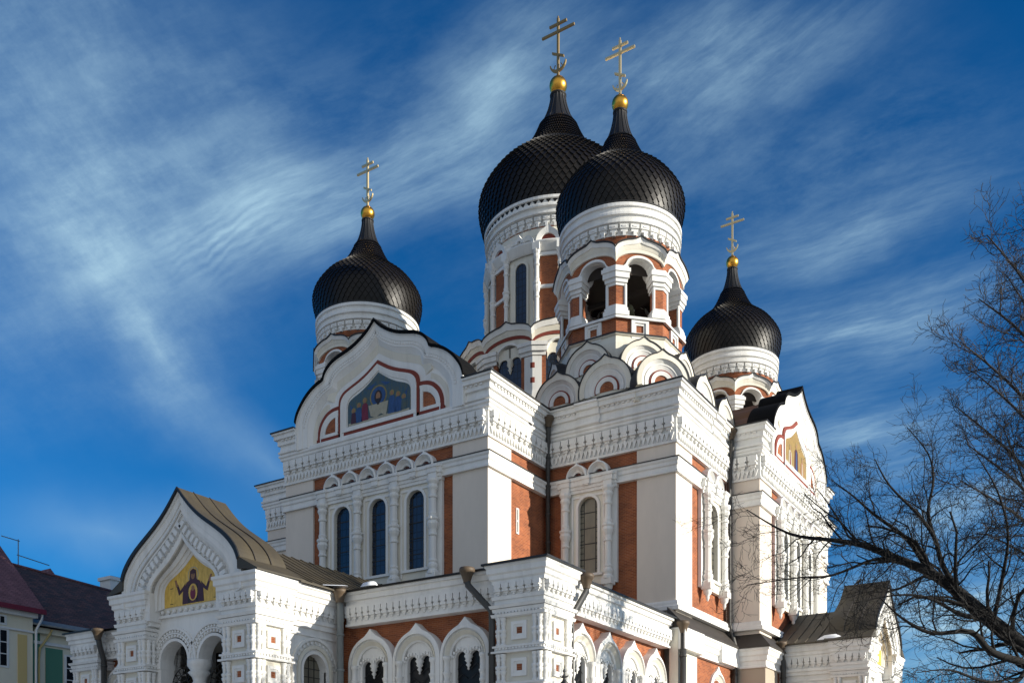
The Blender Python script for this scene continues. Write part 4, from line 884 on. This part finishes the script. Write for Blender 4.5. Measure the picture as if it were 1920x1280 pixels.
# ------------------------------------------------------------------ downpipes
def downpipe(pts, r=.11, hop=True, mat='pipe'):
    mb = MB(); tube(mb, pts, r, 10, mat)
    z = pts[-1][2]; k = pts[-2]
    while z < k[2]-.5:
        z += 1.6; lathe(mb, (k[0], k[1]), [(r, z-.05), (r+.03, z-.05), (r+.03, z+.05), (r, z+.05)], 10, mat)
        if z > k[2]-1.7: break
    o = mb.build('downpipe', CATH, origin=pts[-1])
    if hop:
        h = MB(); p = pts[0]; lathe(h, (p[0], p[1]), [(0, p[2]+.30), (.30, p[2]+.32), (.33, p[2]+.26), (.33, p[2]+.16), (.27, p[2]+.1), (r+.02, p[2]-.22), (r+.01, p[2]-.3)], 14, 'hopper'); h.build('hopper', o)
downpipe([(-22.85, 32.45, 11.3), (-22.8, 32.45, 10.9), (-21.9, 32.55, 9.95), (-21.72, 32.6, 9.7), (-21.72, 32.6, 0)], .14)
downpipe([(-19.3, 36.2, 11.35), (-19.3, 36.2, 10.95), (-19.42, 35.4, 9.95), (-19.5, 35.2, 9.6), (-19.5, 35.2, 0)], .14)
downpipe([(-19.2, 46.55, 11.05), (-19.2, 46.55, 0)], .16)
downpipe([(-27.45, 46.95, 23.5), (-27.5, 47.0, 23.0), (-27.66, 47.26, 21.8), (-27.66, 47.26, 12)], .14)
downpipe([(-19.55, 54.75, 23.7), (-19.55, 54.85, 23.0), (-19.8, 55.1, 21.5), (-19.8, 55.1, 12.6), (-19.3, 54.7, 11.2), (-19.3, 54.7, 0)], .14)
downpipe([(-29.9, 32.5, 11.3), (-30.05, 32.7, 10.8), (-30.05, 32.7, 0)], .16, True, 'pipelight')
downpipe([(-47.4, 32.3, 11.25), (-47.4, 32.4, 10.7), (-47.5, 32.75, 9.9), (-47.5, 32.75, 0)], .15)
downpipe([(-17.4, 57.4, 11.4), (-17.4, 57.5, 10.9), (-17.35, 57.6, 10.3), (-17.35, 57.6, 0)], .16)

# ------------------------------------------------------------------ bell, snow, bird
bl = MB(); c = (-25.2, 52.0); lathe(bl, c, [(0, 31.9), (.25, 31.9), (.32, 31.7), (.55, 31.5), (.62, 31.1), (.68, 30.7), (.82, 30.4), (1.02, 30.15), (1.02, 30.05), (.9, 30.05), (.6, 31.2), (0, 31.4)], 28, 'bronze')
wbox(bl, -27.6, -23.4, 51.9, 52.1, 32.0, 32.25, 'interior_shade'); tube(bl, [(c[0], c[1], 31.85), (c[0], c[1], 32.1)], .12, 8, 'iron')
tag(bl.build('bell', None, (c[0], c[1], 31)), 'dark bronze bell hanging in the arched belfry opening', 'bell')
def snow(pts, h, label):
    mb = MB(); n = len(pts); c = [sum(p[i] for p in pts)/n for i in range(3)]
    inner = [tuple(c[j]+(p[j]-c[j])*.7+(h*.8 if j == 2 else 0) for j in range(3)) for p in pts]
    vs = list(pts)+inner+[(c[0], c[1], c[2]+h)]
    mb.add(vs, [(i, (i+1) % n, n+(i+1) % n, n+i) for i in range(n)]+[(n+i, n+(i+1) % n, 2*n) for i in range(n)], 'snow', True)
    tag(mb.build('snow_patch', None, c), label, 'snow', 'snow patches on the roofs')
snow([(-30.3, 31.2, 11.62), (-29.75, 31.6, 11.6), (-29.3, 32.4, 11.68), (-29.6, 32.7, 11.7), (-30.3, 32.3, 11.68)], .05, 'thin snow strip in the roof valley beside the light grey downpipe')
snow([(-28.9, 32.75, 11.64), (-28.4, 32.7, 11.64), (-28.1, 32.85, 11.66), (-28.3, 33.3, 11.72), (-28.8, 33.2, 11.7)], .22, 'small rounded snow lump on the gallery eave below the tall windows')
snow([(-15.4, 57.65, 11.68), (-14.4, 57.6, 11.68), (-13.9, 57.75, 11.72), (-14.3, 58.2, 11.95), (-15.2, 58.1, 11.9)], .16, 'snow patch on the brown porch roof at the right')
bd_ = MB(); bx, by, bz = -14.1, 62.45, 15.78
def bird():
    mb = bd_; ax = Vector((.86, -.5, 0))
    P = [(-.34, .02, .02), (-.2, .06, .045), (-.08, .11, .085), (.04, .15, .09), (.12, .2, .06), (.17, .25, .058), (.22, .265, .04), (.25, .26, .014), (.30, .25, .004)]
    tube(mb, [(bx+ax.x*t, by+ax.y*t, bz+h) for t, h, r in P], [r for _, _, r in P], 9, 'iron')
    for s in (-1, 1):
        sd = Vector((.5, .86, 0))*(s*.03)
        tube(mb, [(bx+sd.x, by+sd.y, bz+.06), (bx+sd.x, by+sd.y, bz-.06)], .01, 4, 'iron')
        w = sd*2.6; mb.add([(bx+ax.x*.1+w.x, by+ax.y*.1+w.y, bz+.19), (bx-ax.x*.05+w.x*1.1, by-ax.y*.05+w.y*1.1, bz+.08), (bx-ax.x*.32+w.x*.3, by-ax.y*.32+w.y*.3, bz+.03), (bx-ax.x*.1+w.x*.5, by-ax.y*.1+w.y*.5, bz+.16)], [(0, 1, 2, 3)], 'iron')
bird(); tag(bd_.build('bird', None, (bx, by, bz)), 'small dark bird perched on the ridge of the right porch roof', 'bird')

# ------------------------------------------------------------------ street lamp with spiked lantern
lx, ly = .8436*(1.30)-.537*24, .537*1.30+.8436*24
LP = empty('street_lamp', (lx, ly, 0)); tag(LP, 'black iron street lamp with a spiked finial in front of the carved corner pier', 'street lamp')
mb = MB(); lathe(mb, (lx, ly), [(.16, 0), (.16, .5), (.09, .7), (.06, 1.2), (.055, 4.0), (.09, 4.05), (.09, 4.1), (.03, 4.12)], 12, 'iron'); mb.build('lamp_post', LP)
mb = MB(); lathe(mb, (lx, ly), [(.08, 4.1), (.2, 4.5)], 6, 'glassgrey', False); mb.build('lantern_glass', LP)
mb = MB(); lathe(mb, (lx, ly), [(.26, 4.5), (.27, 4.54), (.12, 4.75), (.07, 4.8), (.11, 4.84), (.05, 4.9), (.03, 4.96), (.055, 5.0), (.03, 5.05), (.02, 5.1), (.042, 5.14), (.012, 5.2), (0, 5.32)], 10, 'iron')
for s in (-1, 1):
    for an in (0, pi/2): tube(mb, [(lx+s*.04*cos(an), ly+s*.04*sin(an), 4.98), (lx+s*.12*cos(an), ly+s*.12*sin(an), 5.02)], .014, 5, 'iron')
mb.build('lantern_cap', LP)

# ------------------------------------------------------------------ houses
def at(u, v, d):
    xc = (u-960)/1808; return Vector((.8436*xc*d-.537*d, .537*xc*d+.8436*d, 1.7+(1516.4-v)/1808*d))
def hframe(u, d, turn):
    p = at(u, 1500, d); return Fr(p.x, p.y, turn)
def hwindow(fr, a, z, w, h, par, rows=3):
    mb = MB(); box(mb, fr, a-w/2-.12, a+w/2+.12, -.05, .05, z-.12, z+h+.12, 'housewhite'); box(mb, fr, a-w/2, a+w/2, -.05, .06, z, z+h, 'glassdark')
    box(mb, fr, a-.04, a+.04, 0, .085, z, z+h, 'housewhite')
    for i in range(1, rows): box(mb, fr, a-w/2, a+w/2, 0, .08, z+h*i/rows-.03, z+h*i/rows+.03, 'housewhite')
    for s in (-1, 1): box(mb, fr, a+s*w/2-.04, a+s*w/2+.04, 0, .085, z, z+h, 'housewhite')
    mb.build('house_window', par)
HS_ = 1.27
class FrS(Fr):      # the houses are laid out at a scale
    def __call__(s, a, o, z): return (s.ox+a*HS_*s.ax+o*HS_*s.bx, s.oy+a*HS_*s.ay+o*HS_*s.by, 1.7+(z-1.7)*HS_)
# green house
f2 = FrS(-60*HS_, 36.3*HS_, pi/2); H2 = empty('green_house', f2(4, -4, .37)); tag(H2, 'green and cream house with dark red tiled roof and white chimney left of the porch', 'house')
mb = MB(); box(mb, f2, -.2, 7.6, -9, 0, .4, 13.6, 'housecream'); box(mb, f2, .75, 1.95, -.02, .05, 0, 12.35, 'housegreen'); box(mb, f2, -.15, .35, -.02, .05, 0, 13.3, 'housegreen'); box(mb, f2, -.1, 7.6, -.05, .12, 12.5, 12.7, 'housewhite'); box(mb, f2, -.1, 7.7, -.05, .35, 13.2, 13.55, 'housecream'); mb.build('house_wall', H2)
hwindow(f2, 2.75, 9.6, 1.15, 2.35, H2); hwindow(f2, 5.4, 9.6, 1.15, 2.35, H2)
mb = MB(); mb.add([f2(-.6, .6, 13.65), f2(7.4, .6, 13.65), f2(9.6, -5, 18.2), f2(-.6, -5, 18.7), f2(-.6, -10, 13.6), f2(9.6, -10, 13.6)], [(0, 1, 2, 3), (3, 2, 5, 4), (1, 5, 2), (0, 3, 4)], 'rooftile')
mb.add([f2(-.6, .72, 13.6), f2(7.4, .72, 13.6), f2(7.4, .2, 14.05), f2(-.6, .2, 14.05)], [(0, 1, 2, 3)], 'pipelight'); tube(mb, [f2(-.6, .72, 13.66), f2(7.4, .72, 13.66)], .09, 6, 'pipelight')
tube(mb, [f2(-.6, -5, 18.75), f2(9.6, -5, 18.25)], .14, 6, 'rooftilered'); tube(mb, [f2(9.6, -5, 18.25), f2(7.4, .6, 13.7)], .12, 6, 'rooftilered')
RF2 = mb.build('house_roof', H2)
mb = MB(); q0 = 6.9; mb.add([f2(q0-1.9, -9.2, 17.6), f2(q0+2.3, -9.2, 17.6), f2(q0, -9.3, 20.1), f2(q0, -13, 20.1), f2(q0-1.9, -13, 17.6), f2(q0+2.3, -13, 17.6)], [(0, 1, 2), (0, 2, 3, 4), (1, 5, 3, 2)], 'rooftilered'); box(mb, f2, q0-1.5, q0+1.7, -12.8, -9.4, 13, 17.62, 'housecream'); mb.build('dormer', RF2)
mb = MB(); box(mb, f2, 9.2, 10.5, -6.5, -5.2, 13, 19.4, 'housewhite'); box(mb, f2, 9.08, 10.62, -6.62, -5.08, 19.2, 19.45, 'housewhite'); box(mb, f2, 9.4, 10.3, -6.3, -5.4, 19.45, 19.55, 'dark'); mb.build('chimney', RF2)
mb = MB(); tube(mb, [f2(.9, .5, 13.5), f2(.85, .4, 13.2), f2(.25, .2, 12.2), f2(.2, .17, 11.5), f2(.2, .17, .4)], .1, 8, 'houseyellow'); mb.build('house_downpipe', H2)
# cream house
f1 = FrS(-59.2*HS_, 35.7*HS_, pi/2); H1 = empty('cream_house', f1(-5, -5, .37)); tag(H1, 'cream house with yellow corner strip and steep red roof at the left edge', 'house')
mb = MB(); box(mb, f1, -12, 0, -10, 0, .4, 14.2, 'housecream'); box(mb, f1, -1.0, -.4, -.02, .05, 0, 12.8, 'houseyellow'); box(mb, f1, -12, .05, -.05, .12, 13.0, 13.12, 'housewhite'); box(mb, f1, -12, .15, -.05, .34, 13.95, 14.25, 'housewhite'); mb.build('house_wall', H1)
hwindow(f1, -2.2, 10.7, 1.0, 2.2, H1); hwindow(f1, -5.0, 10.7, 1.0, 2.2, H1); hwindow(f1, -2.2, 13.35, .7, .4, H1, 1)
mb = MB(); mb.add([f1(-13, .65, 14.4), f1(.5, .65, 14.4), f1(.9, -6.6, 20.8), f1(-13, -6.6, 20.8), f1(.5, -13, 14.4), f1(-13, -13, 14.4)], [(0, 1, 2, 3), (3, 2, 4, 5), (1, 4, 2)], 'rooftilered')
box(mb, f1, -13, .52, .5, .68, 14.2, 14.5, 'mo_red'); mb.build('house_roof', H1)
mb = MB(); tube(mb, [f1(.35, .5, 14.2), f1(.35, .45, 13.9), f1(.1, .2, 13.2), f1(.1, .2, .4)], .1, 8, 'housewhite'); mb.build('house_downpipe', H1)
mb = MB(); q = f2(1.9, -5.1, 17.5)
tube(mb, [q, f2(1.9, -5.1, 20.5)], .045, 5, 'pipelight')
for z, a, b in ((20.4, -1.2, .1), (19.4, -.1, 2.3), (18.5, -.1, 1.2)): tube(mb, [f2(1.9+a, -5.1, z-a*.05), f2(1.9+b, -5.1, z-.1*b)], .04, 4, 'pipelight')
mb.build('antenna', RF2)
# house behind at the right: only its chimney shows
f3 = hframe(1688, 95, .3); H3 = empty('far_house', f3(0, -4, 0)); tag(H3, 'far house behind the right porch, only its pale chimney in view', 'house')
mb = MB(); box(mb, f3, -6, 6, -9, 0, 0, 10.5, 'housecream'); mb.build('house_wall', H3)
mb = MB(); mb.add([f3(-6.5, .5, 10.4), f3(6.5, .5, 10.4), f3(6.5, -9.5, 10.4), f3(-6.5, -9.5, 10.4), f3(-6, -4.5, 13.2), f3(6, -4.5, 13.2)], [(0, 1, 5, 4), (1, 2, 5), (2, 3, 4, 5), (3, 0, 4)], 'rooftile'); RF3 = mb.build('house_roof', H3)
mb = MB(); box(mb, f3, -.45, .5, -3.6, -2.6, 11, 16.3, 'housewhite'); box(mb, f3, -.55, .6, -3.7, -2.5, 16.0, 16.16, 'housewhite'); box(mb, f3, -1.3, -.47, -3.5, -2.8, 11, 15.5, 'housewhite'); mb.build('chimney', RF3)

# ------------------------------------------------------------------ bare trees
def bend(p, d, l, n, rnd, wob, up):
    P = [Vector(p)]; d = Vector(d).normalized()
    for i in range(n):
        d = (d+Vector((rnd.gauss(0, wob), rnd.gauss(0, wob), rnd.gauss(0, wob)+up))).normalized(); P.append(P[-1]+d*(l/n))
    return P
def grow(mb, P, r0, r1, level, rnd, mat, dens, spread, wob, minr, depth=4, ratio=.5, up=.02):
    n = len(P); rs = [r0+(r1-r0)*i/(n-1) for i in range(n)]
    tube(mb, P, rs, 6 if level == 0 else 5 if level == 1 else 3, mat, level < 2)
    if level >= depth: return
    L_ = sum((P[i+1]-P[i]).length for i in range(n-1)); k = max(2, int(L_*dens[level]+rnd.random()))
    for j in range(k):
        t = .12+.88*(j+rnd.random())/k if level else .05+.95*(j+rnd.random())/k
        t = min(t, .995); i = int(t*(n-1)); f = t*(n-1)-i; p = P[i].lerp(P[i+1], f); d = (P[i+1]-P[i]).normalized()
        q = Vector((rnd.gauss(0, 1), rnd.gauss(0, 1), rnd.gauss(0, 1))); q = (q-d*q.dot(d)).normalized()
        a = rnd.uniform(.45, .95)*spread; nd = d*cos(a)+q*sin(a); rr = max(minr, rs[i]*rnd.uniform(.28, .5))
        ln = max(.35, L_*ratio*(1.05-.62*t)*rnd.uniform(.6, 1.15)) if level else rnd.uniform(1.2, 3.0)*spread*(1.15-.5*t)*(L_/9)**.5
        m = 5 if level < 1 else 4 if level < 2 else 3
        grow(mb, bend(p, nd, ln, m, rnd, wob, up), rr, max(minr*.7, rr*.35), level+1, rnd, mat, dens, spread, wob, minr, depth, ratio, up)
def limb(px, dd): return spline([at(u, v, d) for (u, v), d in zip(px, dd)], 4)
def vec(P): return [Vector(p) for p in P]
rnd = random.Random(11)
TR = empty('bare_tree', at(2080, 1500, 31).to_tuple()[:2]+(0,)); tag(TR, 'dark bare tree leaning in from the lower right, branches crossing the right wing', 'tree')
base = at(2080, 1500, 31)
fork = at(2010, 1290, 31)
mb = MB(); tube(mb, spline([(base.x, base.y, 0), (base.x, base.y, 1.8), tuple(fork)], 4), [.48]*3+[.44]*3+[.40]*3, 10, 'bark'); mb.build('trunk', TR)
limbs = [([(2010, 1290), (1925, 1215), (1862, 1165), (1800, 1112), (1742, 1072), (1690, 1050), (1620, 1022), (1560, 1012), (1480, 1000), (1400, 955)], [31, 31, 31, 31.2, 31.4, 31.6, 32, 32.2, 32.6, 33], .27, .015),
         ([(1800, 1112), (1768, 1060), (1752, 1008), (1722, 965), (1668, 910), (1640, 860)], [31.2, 31.0, 30.8, 30.5, 30.3, 30.2], .10, .014),
         ([(2010, 1290), (1930, 1246), (1860, 1222), (1820, 1184), (1746, 1186), (1690, 1157), (1650, 1120)], [31, 30.6, 30.2, 30, 29.8, 29.6, 29.5], .16, .014),
         ([(1690, 1050), (1640, 1048), (1560, 1078), (1500, 1082), (1400, 1096)], [31.6, 31.4, 31, 31, 30.8], .07, .012),
         ([(1862, 1165), (1880, 1080), (1890, 1000), (1870, 920), (1830, 850)], [31, 30.5, 30, 29.6, 29.2], .075, .012),
         ([(2010, 1290), (1990, 1150), (1960, 1020), (1920, 900), (1880, 800)], [31, 31.5, 32, 32.3, 32.6], .11, .012),
         ([(1742, 1072), (1700, 1010), (1640, 965), (1600, 930), (1560, 900)], [31.4, 31.8, 32.2, 32.6, 33], .085, .012),
         ([(1930, 1246), (1900, 1280), (1840, 1275), (1780, 1255), (1720, 1260)], [30.6, 30.2, 29.8, 29.4, 29], .09, .012),
         ([(1862, 1165), (1800, 1150), (1740, 1120), (1680, 1115), (1600, 1130)], [31, 30.5, 30, 29.7, 29.5], .08, .012),
         ([(1752, 1008), (1740, 960), (1750, 900), (1740, 850), (1700, 800)], [30.8, 31.3, 31.8, 32.2, 32.5], .07, .012)]
for px, dd, r0, r1 in limbs:
    mb = MB(); grow(mb, vec(limb(px, dd)), r0, r1, 0, rnd, 'bark', (2.6, 3.5, 4.1, 3.0), 1.05, .23, .0064, 4, .56, .02); mb.build('branch', TR, recalc=False)
rnd = random.Random(5)
b2 = at(2080, 1500, 38); T2 = empty('frosted_tree', (b2.x, b2.y, 0)); tag(T2, 'tall bare tree with pale frosted twigs at the right edge, behind the dark leaning tree', 'tree')
mb = MB(); t2 = [at(2080, 1500, 38), at(2070, 1200, 38), at(2030, 900, 38), at(2005, 650, 38), at(1980, 480, 38)]; t2[0].z = 0
tube(mb, spline([tuple(p) for p in t2], 3), [.42-.028*i for i in range(13)], 8, 'twig_far'); mb.build('trunk', T2)
for i, (u0, v0, u1, v1) in enumerate(((2030, 900, 1800, 640), (2010, 700, 1850, 440), (2000, 620, 1930, 400), (2045, 1040, 1790, 760), (2055, 1120, 1800, 900), (2010, 760, 1835, 560), (2060, 1180, 1850, 1000), (2020, 800, 1890, 520), (2035, 950, 1830, 700), (2050, 1080, 1810, 830))):
    mb = MB(); p, q = at(u0, v0, 38), at(u1, v1, 37+i % 4*.8); m1 = p.lerp(q, .5)+Vector((0, 0, .6))
    grow(mb, vec(spline([tuple(p), tuple(m1), tuple(q)], 4)), .10, .018, 0, rnd, 'twig_far', (3.2, 4.0, 4.4, 3), 1.15, .24, .0095, 3, .6, .03); mb.build('branch', T2, recalc=False)
rnd = random.Random(8)
for k, (u, d, h) in enumerate(((1745, 92, 15.5), (1812, 96, 16.5), (1880, 90, 16.0), (1945, 94, 18))):
    p = at(u, 1500, d); T3 = empty('far_tree', (p.x, p.y, 0)); tag(T3, ['low far frosted tree right of the pale chimney, leftmost of its row', 'far frosted tree second from the left in the low row', 'far frosted tree third from the left in the low row', 'far frosted tree cut by the right edge in the low row'][k], 'tree', 'frosted trees in the distance')
    mb = MB(); tube(mb, [(p.x, p.y, 0), (p.x, p.y, h*.5)], [.3, .2], 6, 'twig_far'); mb.build('trunk', T3)
    mb = MB()
    for j in range(9):
        an = 2*pi*j/9; grow(mb, bend((p.x, p.y, h*(.3+.02*j)), (cos(an)*.8, sin(an)*.8, 1.0), h*.55, 5, rnd, .15, .05), .12, .02, 1, rnd, 'frost', (1, 1.6, 1.8, 1.5), .9, .2, .022, 3, .45, .05)
    mb.build('crown', T3, recalc=False)
